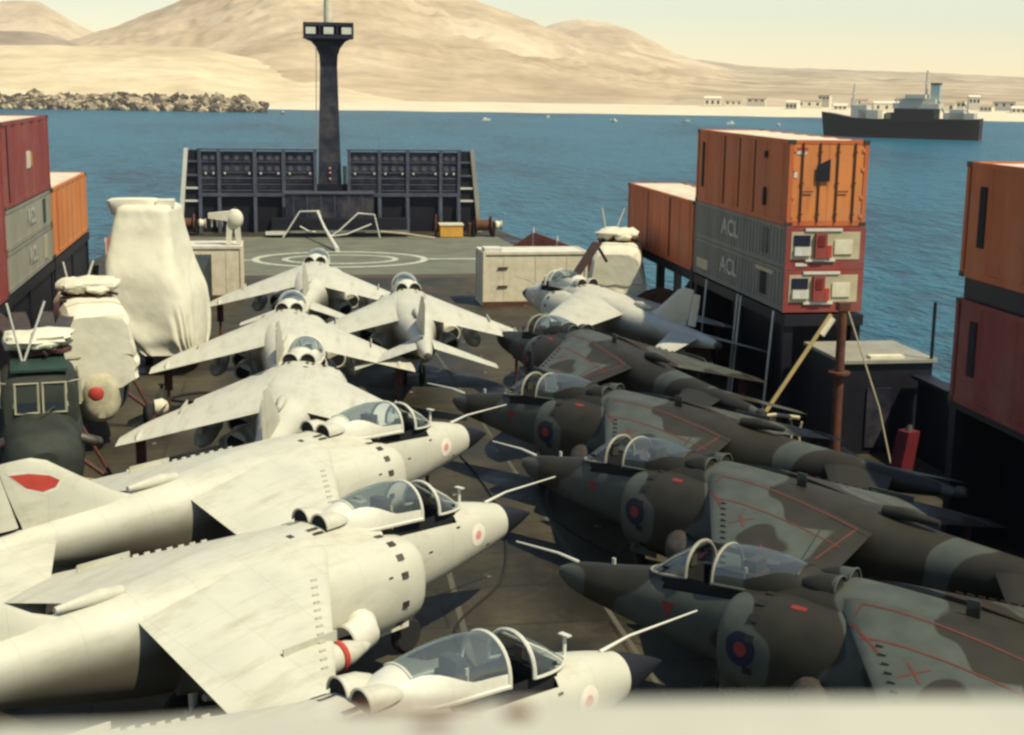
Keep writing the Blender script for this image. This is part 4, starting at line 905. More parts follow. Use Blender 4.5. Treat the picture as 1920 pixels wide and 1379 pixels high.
    for k, (y0, y1) in enumerate(() if covered else ((-.5, -1.0), (-.25, -.35), (.25, .4), (.5, 1.05))):
        mb = MB(); P = [(-3.7, y0, 3.95), (-6.5, (y0+y1)/2, 3.9), (-10.5, y1, 3.5)]
        mb.loft([[(x, y-.19, z-.02), (x, y+.19, z-.02), (x, y+.19, z+.03), (x, y-.19, z+.03)] for x, y, z in P]); mb.build('rotor_blade', soot, t, 20)
    mb = MB(); mb.tube([(-2.9, -.35, 3.55), (-2.75, -.62, 4.95)], .03, 5); mb.tube([(-2.9, -.30, 3.55), (-2.9, .22, 4.95)], .03, 5); mb.build('blade_fold_pole', white, t)
    for g in (-1, 1):
        mb = MB(); mb.tube([(-2.6, g*.85, 1.2), (-2.5, g*1.55, .62)], .06, 8); mb.tube([(-2.6, g*.9, 2.0), (-2.5, g*1.55, .7)], .045, 8); lg = mb.build('main_leg', legm, t)
        mb = MB(); mb.rev((-2.5, g*1.55-.12, .38), (0, 1, 0), [(0, .15), (0, .32), (.06, .38), (.18, .38), (.24, .32), (.24, .15)], 16); mb.build('wheel', rubber, lg)
        mb = MB(); mb.rev((-2.5, g*1.68, .62), (0, g, 0), [(0, .1), (.04, .22), (.28, .26), (.42, .16), (.46, .03)], 14); mb.build('flotation_pack', fabric, lg)
    # tail pylon folded forward on the port side
    mb = MB(); mb.loft([[(-10.2+.0, .55, 1.5), (-11.1, .60, 1.5), (-11.1, .80, 1.5), (-10.2, .80, 1.5)], [(-8.9, .75, 4.05), (-9.6, .78, 4.05), (-9.6, .92, 4.05), (-8.9, .92, 4.05)]]); mb.build('tail_pylon', greenh, t, 20)
    mb = MB(); mb.cyl((-10.9, 0, 1.6), (-11.0, 0, .3), .05, None, 8); mb.rev((-11.0, -.07, .22), (0, 1, 0), [(0, .1), (0, .2), (.14, .2), (.14, .1)], 12); mb.build('tail_wheel', rubber, t)
    return t
helicopter('dark green helicopter with bare cockpit windows at the left edge', (-5.05, 31.3, 0), R(-80), False)
helicopter('white shrouded helicopter with a red plug in its nose, left side', (-4.75, 39.0, 0), R(-78), True, .05)
hr_ = helicopter('white shrouded helicopter behind the pale jet, starboard side', (12.85, 52.6, 0), R(-104), True, -.25)
hr_.scale = (1.06, 1.06, 1.06)

mb = MB(); mb.loft([[(10.75, 51.6, 2.85), (11.0, 51.6, 2.75), (11.0, 51.75, 2.75), (10.75, 51.75, 2.85)], [(11.75, 51.9, 4.3), (12.1, 51.9, 4.25), (12.1, 52.05, 4.25), (11.75, 52.05, 4.3)]]); mb.tube([(11.9, 52, 4.2), (12.4, 52.4, 3.5)], .06, 6); mb.tube([(10.9, 51.7, 2.8), (10.7, 51.6, 1.2), (10.7, 51.6, .02)], .07, 6)
tag(mb.build('folded_blade', mat('brown_blade', (.045, .028, .026), rough=.6), angle=20), 'dark brown folded blade leaning on the starboard white shrouded helicopter', 'rotor blade')
def shroud():
    """big tandem-rotor machine wrapped in a white cover, seen on its tail pylon"""
    t = thing('shrouded_helicopter', 'large helicopter tail wrapped in a tall white cover, left of the jets', 'helicopter', (-3.9, 50, 0))
    T_ = [(.75, .35, 1.08, 1.0, 0), (.95, .28, 1.22, 1.3, .3), (1.3, .13, 1.40, 1.6, .5), (2.0, -.02, 1.56, 1.8, .8), (2.7, -.17, 1.64, 1.9, 1.0), (3.4, -.35, 1.54, 1.85, 1.1), (4.13, -.44, 1.40, 1.6, 1.2), (4.8, -.44, 1.24, 1.4, 1.3), (5.4, -.42, 1.12, 1.2, 1.3), (5.70, -.40, 1.06, 1.1, 1.3), (5.78, -.40, .92, .9, 1.3)]
    mb = MB(); rg = []; n = 132
    for i in range(46):
        z = .75+(5.78-.75)*i/45; xc, hx, hy, yc = hermite(T_, z); r_ = []
        for j in range(n):
            a = 2*math.pi*j/n; x, y = sell(a, hx*.86, hy*.9, -hy*.9, 6.5); ca, sa = math.cos(R(-13)), math.sin(R(-13)); x, y = x*ca-y*sa, x*sa*.6+y*ca
            fl = .045*max(0, min(1, (2.5-z)/.6))*math.sin(j*math.pi*2/6+z)+.03*(abs(noise.noise(Vector((x*1.2, y*1.2+3, z*.6))))-.2)+.03*noise.noise(Vector((x*.9, y*.9, z*.5)))+.018*noise.noise(Vector((x*4, y*4, z*2)))
            d_ = Vector((x, y)).normalized(); r_.append((xc+x+d_.x*fl, yc+y+d_.y*fl, z))
        rg.append(r_)
    mb.loft(rg); cv = mb.build('cover', fabric, t, 50)
    mb = MB(); mb.loft([[(-.92+sell(2*math.pi*j/24, hx, .55, -.55, 3)[0], 1.2+sell(2*math.pi*j/24, hx, .55, -.55, 3)[1], z) for j in range(24)] for z, hx in ((5.42, .78), (5.62, .84), (5.72, .90), (5.90, .91), (5.96, .80))]); mb.build('rotor_cover', fabric, t)
    mb = MB(); mb.box(-.15, .45, .7, 1.6, 5.7, 5.93); mb.build('pylon_cap', fabric, t)
    for x in (-.6, 1.0):
        mb = MB(); mb.cyl((x, 1.2, .9), (x, 1.2, .3), .09, None, 8); lg = mb.build('leg', soot, t); mb = MB(); mb.rev((x-.12, 1.2, .33), (1, 0, 0), [(0, .12), (0, .3), (.24, .3), (.24, .12)], 14); mb.build('wheel', rubber, lg)
    mb = MB(); mb.loft([[(-1.0+.3*0, 2.2, 1.0), (1.3, 2.2, 1.0), (1.3, 2.2, 3.2), (-1.0, 2.2, 3.2)], [(-1.0, 9.5, 1.0), (1.3, 9.5, 1.0), (1.3, 9.5, 3.0), (-1.0, 9.5, 3.0)]]); mb.build('fuselage', greenh, t, 20)
shroud()

# ------------------------------------------------------------------ bow: breakwater, foremast and deck gear
def breakwater():
    t = thing('breakwater', 'wide navy steel breakwater screen across the bow with sloping white ends', 'breakwater', (0, 97, 0))
    xs = [-4.85, -3.6, -1.25, .65, 2.75]; xr = [5.0, 7.05, 8.95, 11.2, 12.45]
    ZT, ZM = 5.45, 2.5
    disc_ = MB().cyl((0, .03, 0), (0, -.03, 0), .17, None, 12).mesh('port', navyl)
    disc2 = MB().cyl((0, .035, 0), (0, -.036, 0), .10, None, 10).mesh('port_hole', blacks)
    slat = {}
    for grp in (xs, xr):
        for a, b in zip(grp[:-1], grp[1:]):
            p = MB().box(a+.11, b-.11, .04, .10, ZM+.12, ZT-.08).build('upper_plate', navy, t, 0)
            n = 2 if b-a < 1.6 else 3
            for z in (4.95, 4.25):
                for k in range(n):
                    x = a+(b-a)*(k+.8)/(n+.6)
                    o = bpy.data.objects.new('port', disc_); COL.objects.link(o); o.parent = p; o.location = (x, .02, z)
                    MB().box(x-.28, x+.28, -.05, .04, z-.30, z-.24).build('step', navyl, p, 0)
            for k in range(5): MB().box(a+.14, b-.14, -.03, .04, 2.75+.2*k, 2.83+.2*k).build('slat', navyl if k % 2 == 0 else navy, p, 0)
            for x in (a+.35, b-.4): MB().box(x, x+.10, -.06, .03, 3.86, 4.0).build('lamp', white, p, 0)
            MB().box(a+.11, b-.11, .12, .18, 0, ZM-.1).build('lower_plate', blacks, t, 0)
        for i, x in enumerate(grp):
            c = white if i == 2 and grp is xs else navyl
            mb = MB(); mb.box(x-.10, x+.10, -.16, .12, ZM+.12, ZT); mb.build('stanchion', c if False else navyl, t, 0)
            mb = MB(); mb.loft([[(x-.10, -.55, 0), (x+.10, -.55, 0), (x+.10, .10, 0), (x-.10, .10, 0)], [(x-.10, -.18, ZM-.1), (x+.10, -.18, ZM-.1), (x+.10, .10, ZM-.1), (x-.10, .10, ZM-.1)]]); mb.build('buttress', navyl, t, 0)
        MB().box(grp[0]-.1, grp[-1]+.1, -.22, .2, ZM-.1, ZM+.12).build('mid_beam', navyl, t, 0)
        MB().box(grp[0]-.15, grp[-1]+.15, -.18, .2, ZT, ZT+.10).build('top_beam', navyl, t, 0)
    # sloping ends: outer white plate, pierced black web with white rungs
    for g, x0, x1, xi in ((-1, -6.35, -5.82, -4.85), (1, 14.05, 13.46, 12.45)):
        mb = MB(); mb.loft([[(x0, -.3, 0), (x0-g*.30, -.3, 0), (x0-g*.30, .3, 0), (x0, .3, 0)], [(x1, -.12, ZT+.1), (x1-g*.26, -.12, ZT+.1), (x1-g*.26, .3, ZT+.1), (x1, .3, ZT+.1)]]); mb.build('end_plate', white if g < 0 else greyl, t, 0)
        mb = MB(); mb.loft([[(x0-g*.30, .05, 0), (xi, .05, 0), (xi, .12, 0), (x0-g*.30, .12, 0)], [(x1-g*.26, .05, ZT), (xi, .05, ZT), (xi, .12, ZT), (x1-g*.26, .12, ZT)]]); wb = mb.build('end_web', blacks, t, 0)
        for z in (4.7, 3.8, 2.95, 2.1): mb = MB(); xx = x0+(x1-x0)*z/ZT; mb.box(min(xx-g*.3, xi), max(xx-g*.3, xi), -.12, .05, z-.06, z+.06); mb.build('rung', white if z < 3.5 else navyl, wb, 0)
    MB().box(2.85, 4.9, .2, .32, 0, 3.2).build('centre_plate', blacks, t, 0)
breakwater()
def foremast():
    t = thing('foremast', 'dark flared mast tower with three pale lamps on its head, at the bow', 'mast', (3.75, 98.2, 0))
    mb = MB(); mb.loft([[(-a, -a*.9, z), (a, -a*.9, z), (a, a*.9, z), (-a, a*.9, z)] for z, a in ((0, .86), (3, .78), (7, .66), (11.0, .56), (11.7, .60), (12.2, .78), (12.6, 1.1), (12.78, 1.5))]); mb.build('trunk', navy, t, 25)
    mb = MB(); mb.box(-1.65, 1.65, -.75, .75, 12.78, 13.02); mb.box(-1.65, 1.65, -.75, .75, 13.62, 13.84); mb.box(-1.65, 1.65, -.30, .75, 13.02, 13.62)
    for x in (-1.65, -.62, .52, 1.55): mb.box(x, x+.10, -.74, -.3, 13.02, 13.62)
    hd = mb.build('head_platform', navy, t, 0)
    for x in (-1.18, 0, 1.18): mb = MB(); mb.box(x-.32, x+.32, -.80, -.60, 13.08, 13.52); mb.build('floodlight', white, hd, 0)
    mb = MB(); mb.cyl((0, 0, 13.84), (0, 0, 19.5), .30, .2, 12); mb.build('top_pole', cream, t)
    for z in (4.6, 6.4, 8.2, 10.0): a = .74-.022*z; mb = MB(); mb.box(-a-.03, a+.03, -a*.9-.03, a*.9+.03, z, z+.05); mb.build('seam_band', blacks, t, 0)
    mb = MB(); mb.cyl((-.95, -.8, 1.0), (-.82, -.75, 12.6), .03, None, 6); mb.build('cable', greyl, t)
    for z in (4.2, 3.9, 3.5): mb = MB(); mb.box(-.07, .07, -.80, -.70, z, z+.12); mb.build('small_lamp', pinkp, t, 0)
    for x in (-.98, .98): mb = MB(); mb.box(x-.12, x+.12, -.9, -.6, 0, 4.4); mb.build('flank_post', greyl, t, 0)
foremast()
def gear():
    t = thing('deck_locker', 'low navy steel locker in front of the mast, bow', 'locker', (0, 94.2, 0))
    MB().box(.7, 6.5, .6, 1.9, 0, 2.72).build('body', navy, t, 0); MB().box(.6, 6.6, .5, 2.0, 2.725, 2.80).build('lid', navyl, t, 0)
    mb = MB()
    for k in range(6): mb = MB(); mb.box(1.2+k*.9, 1.26+k*.9, .56, .6, .1, 2.6); mb.build('rib', navyl, t, 0)
    t2 = thing('deck_slab', 'dark steel platform slab at the foot of the navy locker', 'platform', (0, 93.5, 0))
    mb = MB(); mb.box(-.2, 8.6, 0, 1.15, .02, 1.2); mb.build('slab', blacks, t2, 0); mb = MB(); mb.box(-.3, 8.7, -.1, 0, .30, .46); mb.build('kerb', greyc, t2, 0)
    mb = MB(); mb.box(-.6, .7, -.25, -.12, .2, .42); mb.build('pale_step', white, t2, 0)
    # bent pipe rails
    mb = MB(); mb.tube([(.5, 92.9, .05), (.8, 92.9, .5), (1.6, 92.9, 1.75), (2.85, 92.9, 1.78), (3.05, 92.9, .9)], .05, 6)
    mb.tube([(1.6, 92.9, .8), (2.1, 92.9, .5), (2.6, 92.9, .42)], .05, 6); tag(mb.build('pipe_rail', white), 'bent white pipe rail left of the mast foot, bow', 'rail')
    mb = MB(); mb.tube([(3.6, 92.8, .2), (4.1, 92.8, .5), (5.35, 92.8, 1.65), (6.4, 92.8, 1.55), (6.75, 92.8, .05)], .05, 6)
    mb.tube([(3.4, 92.7, .15), (4.6, 92.7, .3), (6.2, 92.7, .95)], .05, 6); tag(mb.build('pipe_rail', white), 'bent white pipe rail right of the mast foot, bow', 'rail')
    mb = MB(); mb.tube([(2.72, 92.9, 1.75), (3.1, 90, .95), (3.68, 85.6, .10)], [.07, .09, .15], 8); tag(mb.build('white_pole', white), 'long white pole leaning down onto the landing pad', 'pole')
    mb = MB(); mb.tube([(6.8, 92.8, .45), (8.5, 92.5, .32), (10.3, 92.2, .08)], .06, 6); tag(mb.build('deck_hose', beige), 'pale hose lying on deck toward the yellow box', 'hose')
    t = thing('yellow_box', 'yellow orange box on deck at the right foot of the breakwater', 'box', (11.5, 93.6, 0))
    mb = MB(); mb.box(-.75, .75, -.5, .5, .05, .80); mb.build('body', yellow, t, 0); mb = MB(); mb.box(-.8, .8, -.55, .55, .80, .90); mb.build('lid', cream, t, 0)
    for x in (-.7, .55): mb = MB(); mb.box(x, x+.15, -.5, .5, 0, .05); mb.build('skid', rust, t, 0)
    mb = MB(); mb.cyl((-1.0, 0, 0), (-1.0, 0, 1.5), .08, None, 8); mb.build('post', rust, t)
    for x, y, lab in ((-5.7, 95.4, 'rust brown mooring winch at the left end of the breakwater'), (13.7, 93.8, 'rust brown mooring winch at the right end of the breakwater')):
        t = thing('mooring_winch', lab, 'winch', (x, y, 0), 0, 'mooring winches')
        mb = MB(); mb.rev((-.55, 0, .75), (1, 0, 0), [(0, .62), (.08, .62), (.08, .36), (1.0, .36), (1.0, .62), (1.1, .62)], 18); mb.build('drum', rust, t)
        MB().box(-.75, -.6, -.5, .5, 0, 1.0).build('bearing_frame', blacks, t, 0); MB().box(.58, .73, -.5, .5, 0, 1.0).build('bearing_frame', blacks, t, 0)
        mb = MB(); mb.rev((.75, 0, .75), (1, 0, 0), [(0, .2), (.1, .32), (.35, .24), (.5, .34)], 14); mb.build('warping_head', cream, t)
        mb = MB(); mb.box(-1.0, -.78, -.35, .35, .1, .9); mb.build('gearbox', rust, t, 0)
    # white shrouded davit on the port white container
    t = thing('davit', 'white shrouded davit standing on the left white container', 'davit', (-1.9, 67.6, 2.5))
    mb = MB()
    for x in (-.28, .22): mb.loft([[(x-.09, -.1, 0), (x+.14, -.1, 0), (x+.14, .12, 0), (x-.09, .12, 0)], [(x*.6-.14, -.14, .95), (x*.6+.16, -.14, .95), (x*.6+.16, .14, .95), (x*.6-.14, .14, .95)]])
    mb.build('leg', fabric, t, 30)
    mb = MB(); mb.ell((.06, 0, 1.18), (.40, .3, .48), 14, 10); mb.build('body_cover', fabric, t)
    mb = MB(); mb.loft([[(-1.15, -.12, 1.22), (-1.15, .12, 1.22), (-1.15, .12, 1.46), (-1.15, -.12, 1.46)], [(.1, -.2, 1.05), (.1, .2, 1.05), (.1, .2, 1.58), (.1, -.2, 1.58)]]); mb.build('arm_cover', fabric, t, 20)
    for k in range(4): mb = MB(); mb.loft([[(-1.05+.24*k, -.06, 1.25), (-.93+.24*k, -.06, 1.25), (-.93+.24*k, .06, 1.25), (-1.05+.24*k, .06, 1.25)], [(-1.0+.24*k, -.02, .80+.08*(k % 2)), (-.97+.24*k, -.02, .80+.08*(k % 2)), (-.97+.24*k, .02, .80), (-1.0+.24*k, .02, .80)]]); mb.build('fringe', fabric, t, 0)
    mb = MB(); mb.cyl((.1, 0, 1.6), (.1, 0, 1.75), .09, .05, 8); mb.build('cap', soot, t)
    # salmon safety nets at the ship's sides
    for pts, lab in (([(12.4, 77, .9), (13.6, 74.5, 2.3), (14.6, 73, 2.0), (16.6, 71, 1.3)], 'salmon red safety net on posts behind the right white container'), ([(-9.6, 84, .8), (-9.4, 87, 1.2), (-8.9, 90, 1.1)], 'salmon red safety net on posts at the port deck edge')):
        t = thing('safety_net', lab, 'net', (0, 0, 0), 0, 'safety nets')
        mb = MB(); n = 22; V3 = [Vector(p) for p in pts]
        def at(q):
            q *= len(V3)-1; i = min(int(q), len(V3)-2); return V3[i].lerp(V3[i+1], q-i)
        for i in range(n+1): p = at(i/n); mb.tube([p, Vector((p.x, p.y, max(p.z-1.3, .05)))], .022, 4)
        for k in range(7): mb.tube([at(i/n)-Vector((0, 0, 1.2*k/6*min(1, at(i/n).z))) for i in range(n+1)], .022, 4)
        mb.build('mesh', netm, t, 0)
        mb = MB(); p_ = [at(i/n) for i in range(n+1)]; q_ = [Vector((p.x+.02, p.y+.03, max(p.z-1.1, .1))) for p in p_]; mb.loft([p_, q_], 0, False, False, False); mb.build('canvas', netm, t, 0)
        for p in V3: mb = MB(); mb.cyl((p.x, p.y+.05, 0), (p.x, p.y+.05, p.z+.25), .05, None, 8); mb.build('post', white, t)
gear()

# ------------------------------------------------------------------ starboard side clutter
def starboard():
    t = thing('derrick_post', 'rust red derrick post with a yellow strut, right of the camouflaged jets', 'post', (15.1, 36, 0))
    mb = MB(); mb.cyl((0, 0, 0), (0, 0, 4.35), .15, .12, 14); mb.build('post', rust, t)
    mb = MB(); mb.cyl((0, 0, 2.45), (0, 0, 2.52), .30, None, 14); mb.build('collar', rust, t)
    mb = MB(); mb.box(-.16, .16, -.14, .14, 4.2, 4.42); mb.build('head', rust, t)
    mb = MB(); mb.tube([(-.35, -.05, 4.1), (-2.5, -.3, .95)], .06, 8); mb.build('strut', strutm, t)
    mb = MB(); mb.tube([(-.30, -.05, 4.0), (-.62, -.1, 3.55)], .10, 8); mb.build('strut_socket', cream, t)
    mb = MB(); mb.tube([(.15, 0, 4.2), (1.0, -.5, 1.6), (1.3, -.8, .1)], .025, 5); mb.build('stay', beige, t)
    mb = MB(); mb.box(-.5, .5, -.5, .5, 0, .25); mb.build('foot', blacks, t, 0)
    t = thing('deckhouse', 'dark steel deckhouse with a pale flat roof on the starboard side', 'deckhouse', (0, 0, 0))
    mb = MB(); mb.box(15.5, 18.1, 36.6, 39.4, 0, 2.60); mb.build('wall', blacks, t, 0)
    mb = MB(); mb.box(15.4, 18.2, 36.5, 39.5, 2.61, 2.70); mb.build('roof', greyl, t, 0)
    mb = MB(); mb.box(16.3, 17.3, 36.7, 37.0, 2.70, 2.78); mb.build('roof_hatch', cream, t, 0)
    mb = MB(); mb.box(16.2, 16.9, 36.55, 36.6, .2, 1.9); mb.build('door', navy, t, 0)
    mb = MB(); mb.cyl((18.05, 36.6, 2.7), (18.05, 36.6, 4.3), .05, None, 8); tag(mb.build('flag_staff', blacks), 'thin dark staff at the deckhouse corner', 'staff')
    # bulwark aft of the deckhouse
    mb = MB(); mb.box(17.6, 17.8, 28.5, 36.4, 0, 2.2); mb.box(17.4, 17.9, 28.5, 36.4, 2.2, 2.3)
    tag(mb.build('bulwark', blacks, angle=0), 'black bulwark plate between deckhouse and right edge containers', 'bulwark')
    t = thing('fire_locker', 'red fire hose locker leaning by the black frame, right', 'locker', (16.0, 33.8, 0), R(20))
    mb = MB(); mb.loft([[(-.22, -.2, .05), (.22, -.2, .05), (.22, .2, .05), (-.22, .2, .05)], [(.05, -.2, 1.35), (.45, -.2, 1.35), (.45, .2, 1.35), (.05, .2, 1.35)]]); mb.build('body', deepred, t, 0)
    mb = MB(); mb.cyl((.25, 0, 1.35), (.28, 0, 1.5), .1, .06, 8); mb.build('cap', soot, t)
    t = thing('yellow_float', 'yellow float lying by the foot of the derrick post', 'float', (16.2, 37.0, .62))
    mb = MB(); mb.ell((0, 0, 0), (.36, .18, .14), 14, 8); mb.build('body', yellow, t); mb = MB(); mb.box(-.5, -.34, -.03, .03, -.3, .2); mb.build('handle', cream, t); mb = MB(); mb.box(-.3, .3, -.2, .2, -.62, -.15); mb.build('stand', blacks, t, 0)
    t = thing('valve_manifold', 'pale pipes and valves of a manifold on deck left of the derrick post', 'pipes', (14.0, 37.3, 0))
    for k, (x, h_) in enumerate(((-.9, .75), (-.72, .9), (-.2, .85), (.1, .7), (.3, .9), (.62, .8))): mb = MB(); mb.tube([(x, 0, 0), (x+.06*(-1)**k, .05, h_*.6), (x, 0, h_)], .035, 6); mb.build('riser', beige, t)
    mb = MB(); mb.tube([(-.8, -.1, 1.0), (-.2, -.1, 1.06), (.5, -.1, .95)], .06, 6); mb.build('header', beige, t)
    for x in (-.6, 0, .5): mb = MB(); mb.rev((x, -.2, .55), (0, 1, 0), [(0, .13), (.03, .13)], 12); mb.build('valve_wheel', rust, t)
    mb = MB(); mb.box(-1.2, 1.0, -.3, .4, 0, .18); mb.build('base', blacks, t, 0)
    for i, (x, y, s_, lab) in enumerate(((14.25, 51.2, 1.3, 'largest rust brown cable drum, beside the starboard shrouded helicopter'), (14.35, 49.3, .95, 'middle-sized rust brown cable drum below the low grey containers'), (14.4, 47.6, .62, 'smallest rust brown cable drum below the low grey containers'))):
        t = thing('cable_drum', lab, 'drum', (x, y, 0), R(80+12*i), 'rust brown drums')
        mb = MB(); mb.rev((-.45, 0, s_), (1, 0, 0), [(0, s_), (.08, s_), (.08, s_*.6), (.8, s_*.6), (.8, s_), (.88, s_)], 18); mb.build('reel', rust, t)
        mb = MB(); mb.rev((-.36, 0, s_), (1, 0, 0), [(0, s_*.8), (.7, s_*.8)], 18); mb.build('cable', legm, t)
    # deck-side gas bottle by the port jets
    t = thing('gas_bottle', 'cream gas bottle with a yellow foot standing left of the bow-facing jets', 'gas bottle', (-3.4, 42.4, 0))
    mb = MB(); mb.rev((0, 0, .32), (0, 0, 1), [(0, .17), (.55, .17), (.68, .10), (.74, .05)], 14); mb.build('cylinder', cream, t); mb = MB(); mb.rev((0, 0, 0), (0, 0, 1), [(0, .2), (.30, .19)], 14); mb.build('foot', yellow, t)
    mb = MB(); mb.cyl((0, 0, 1.06), (0, 0, 1.2), .05, None, 8); mb.box(-.1, .1, -.02, .02, 1.16, 1.2); mb.build('valve', soot, t)
starboard()
# tie-down chains from jets to deck
def chains():
    rs = random.Random(3); k = 0
    for (x, y, h, lab), who in [(j, 'pale') for j in JETS_A[3:7]]+[(j, 'camo') for j in JETS_B[:3]]+[(j, 'pale') for j in JETS_A[0:3]]:
        c, s_ = math.cos(R(h)), math.sin(R(h))
        for sg, lat in ((9.6, 3.4), (9.6, -3.4), (3.5, 1.6)):
            def W(s, l, z): return (x-s*c-l*s_, y-s*s_+l*c, z)
            l0 = lat if abs(lat) > 2 else .3
            mb = MB(); mb.tube([W(sg, l0, .75), W(sg+.5, l0+.45*(1 if lat > 0 else -1), .35), W(sg+1.0, l0+.95*(1 if lat > 0 else -1), .03)], .018, 4)
            where = {3.4: 'port wing tip', -3.4: 'starboard wing tip', 1.6: 'nose leg'}[lat]
            tag(mb.build('tie_down_chain', legm), 'tie-down chain at the %s of the %s' % (where, {0: 'nearest camouflaged jet', 1: 'second camouflaged jet', 2: 'third camouflaged jet'}[[q[3] for q in JETS_B].index(lab)] if who == 'camo' else {3: 'nearest bow-facing jet', 4: 'middle bow-facing jet', 5: 'farthest bow-facing jet', 6: 'right bow-facing jet', 0: 'nearest pale jet', 1: 'second pale jet', 2: 'third pale jet'}[[q[3] for q in JETS_A].index(lab)]), 'chain', 'tie-down chains')
chains()

# hoses and cables trailed over the deck
def hoses():
    for k, (pts, r_, m_, lab) in enumerate((
        ([(9.8, 40, 0), (8.6, 37, 0), (7.2, 35.5, 0), (6.4, 32, 0), (7.2, 29, 0), (8.8, 27, 0)], .045, rubber, 'black hose snaking under the camouflaged jets'),
        ([(-5.2, 36.5, 0), (-3.8, 36, 0), (-2.6, 37.5, 0), (-1.2, 36.6, 0), (-.3, 35, 0)], .035, beige, 'thin pale cable on deck beside the dark green helicopter'),
        ([(-3.0, 44.6, 0), (-1.9, 44, 0), (-1.0, 45.2, 0), (-2.4, 46.4, 0), (-3.4, 45.6, 0), (-2.6, 44.9, 0)], .04, rubber, 'coiled black hose left of the bow-facing jets'),
        ([(2.2, 20, 0), (3.4, 22, 0), (3.2, 25, 0), (4.6, 28, 0), (5.2, 33, 0), (4.8, 39, 0)], .028, rubber, 'thin dark cable running along the middle of the deck'))):
        P = []
        for i in range(len(pts)-1):
            p0, p1, p2, p3 = (Vector(pts[max(0, min(len(pts)-1, i+d))]) for d in (-1, 0, 1, 2))
            for q in range(8):
                t = q/8; P.append(.5*((2*p1)+(p2-p0)*t+(2*p0-5*p1+4*p2-p3)*t*t+(3*p1-p0-3*p2+p3)*t**3)+Vector((0, 0, r_)))
        mb = MB(); mb.tube(P, r_, 6); tag(mb.build('deck_hose', m_), lab, 'hose', 'hoses and cables on deck')
hoses()

# ------------------------------------------------------------------ far shore: ship at anchor, boats, town
def far_ship():
    a = Vector((283.9, 719.3, SEA)); b = Vector((348.3, 671, SEA)); d = (a-b); L = d.length
    t = thing('cargo_ship', 'dark hulled cargo ship with white upperworks lying at anchor on the right', 'ship', tuple((a+b)/2), math.atan2(d.y, d.x))
    h = L/2; hullc = mat('ship_hull_black', (.016, .010, .009), rough=.6); boot = mat('boot_topping', (.12, .02, .03), rough=.6)
    white2 = mat('ship_white', (.56, .52, .43), rough=.5); teal = mat('teal_funnel', (.34, .44, .42), rough=.5)
    def sec(x, hw, zt, zb=-1): return [(x, -hw*.75, zb), (x, hw*.75, zb), (x, hw, zt), (x, -hw, zt)]
    mb = MB(); mb.loft([sec(-h, 5.5, 10.6), sec(-h+4, 7, 10.2), sec(-h+24, 7.5, 10), sec(h-28, 7.5, 9.4), sec(h-14, 6.8, 10), sec(h-5, 4.2, 11.8), [(h-1.6, -1.0, -1), (h-1.6, 1.0, -1), (h+.3, 1.3, 12.4), (h+.3, -1.3, 12.4)]]); mb.build('hull', hullc, t, 20)
    mb = MB(); mb.loft([sec(-h-.1, 5.05, 1.2), sec(-h+4, 7.05, 1.2), sec(h-28, 7.55, 1.2), sec(h-6, 3.6, 1.2)]); mb.build('boot_top', boot, t, 20)
    mb = MB(); mb.box(-h+22, -h+42, -7.6, 7.6, 8.4, 15); mb.build('midship_block', hullc, t, 0)
    mb = MB(); mb.box(-h+20, -h+43, -6.5, 6.5, 15.02, 17.6); mb.box(-h+22, -h+40, -5.5, 5.5, 17.6, 20); mb.box(-h+27, -h+37, -7, 7, 20, 22); br = mb.build('bridge', white2, t, 0)
    for k in range(6): mb = MB(); mb.box(-h+28+k*1.35, -h+29+k*1.35, -7.06, -7.0, 20.5, 21.4); mb.build('window', dglass, br, 0)
    mb = MB(); mb.box(-h+21, -h+25.5, -2.2, 2.2, 18.5, 27); mb.build('funnel', teal, t, 0); mb = MB(); mb.box(-h+20.8, -h+25.7, -2.3, 2.3, 27, 27.8); mb.build('funnel_top', hullc, t, 0)
    for x, z1, r_ in ((-h+28, 34, .9), (h-16, 27, .8), (h-38, 20, .5), (-h+8, 18, .5)): mb = MB(); mb.cyl((x, 0, 8), (x, 0, z1), r_, r_*.5, 8); mb.box(x-.3, x+.3, -3, 3, z1*.8, z1*.8+.6); mb.build('mast', white2, t)
    for x0, x1, z1 in ((h-30, h-20, 12.5), (h-24, h-16, 14.8), (-h+44, h-34, 11.4), (-h+3, -h+18, 11.8), (-h+8, -h+15, 13.5)): mb = MB(); mb.box(x0, x1, -5, 5, 8.4, z1+1.4); mb.build('deck_house', white2 if z1 > 11.5 else beige, t, 0)
    for k in range(5): mb = MB(); mb.box(h-32+k*2.6, h-30.6+k*2.6, -6.6, -5.5, 8.6, 12); mb.build('deck_gear', rust, t, 0)
    for x in (-h+5, -h+17): mb = MB(); mb.tube([(x, -2, 9), (x+5, -2, 19)], .35, 6); mb.build('derrick', soot, t)
far_ship()
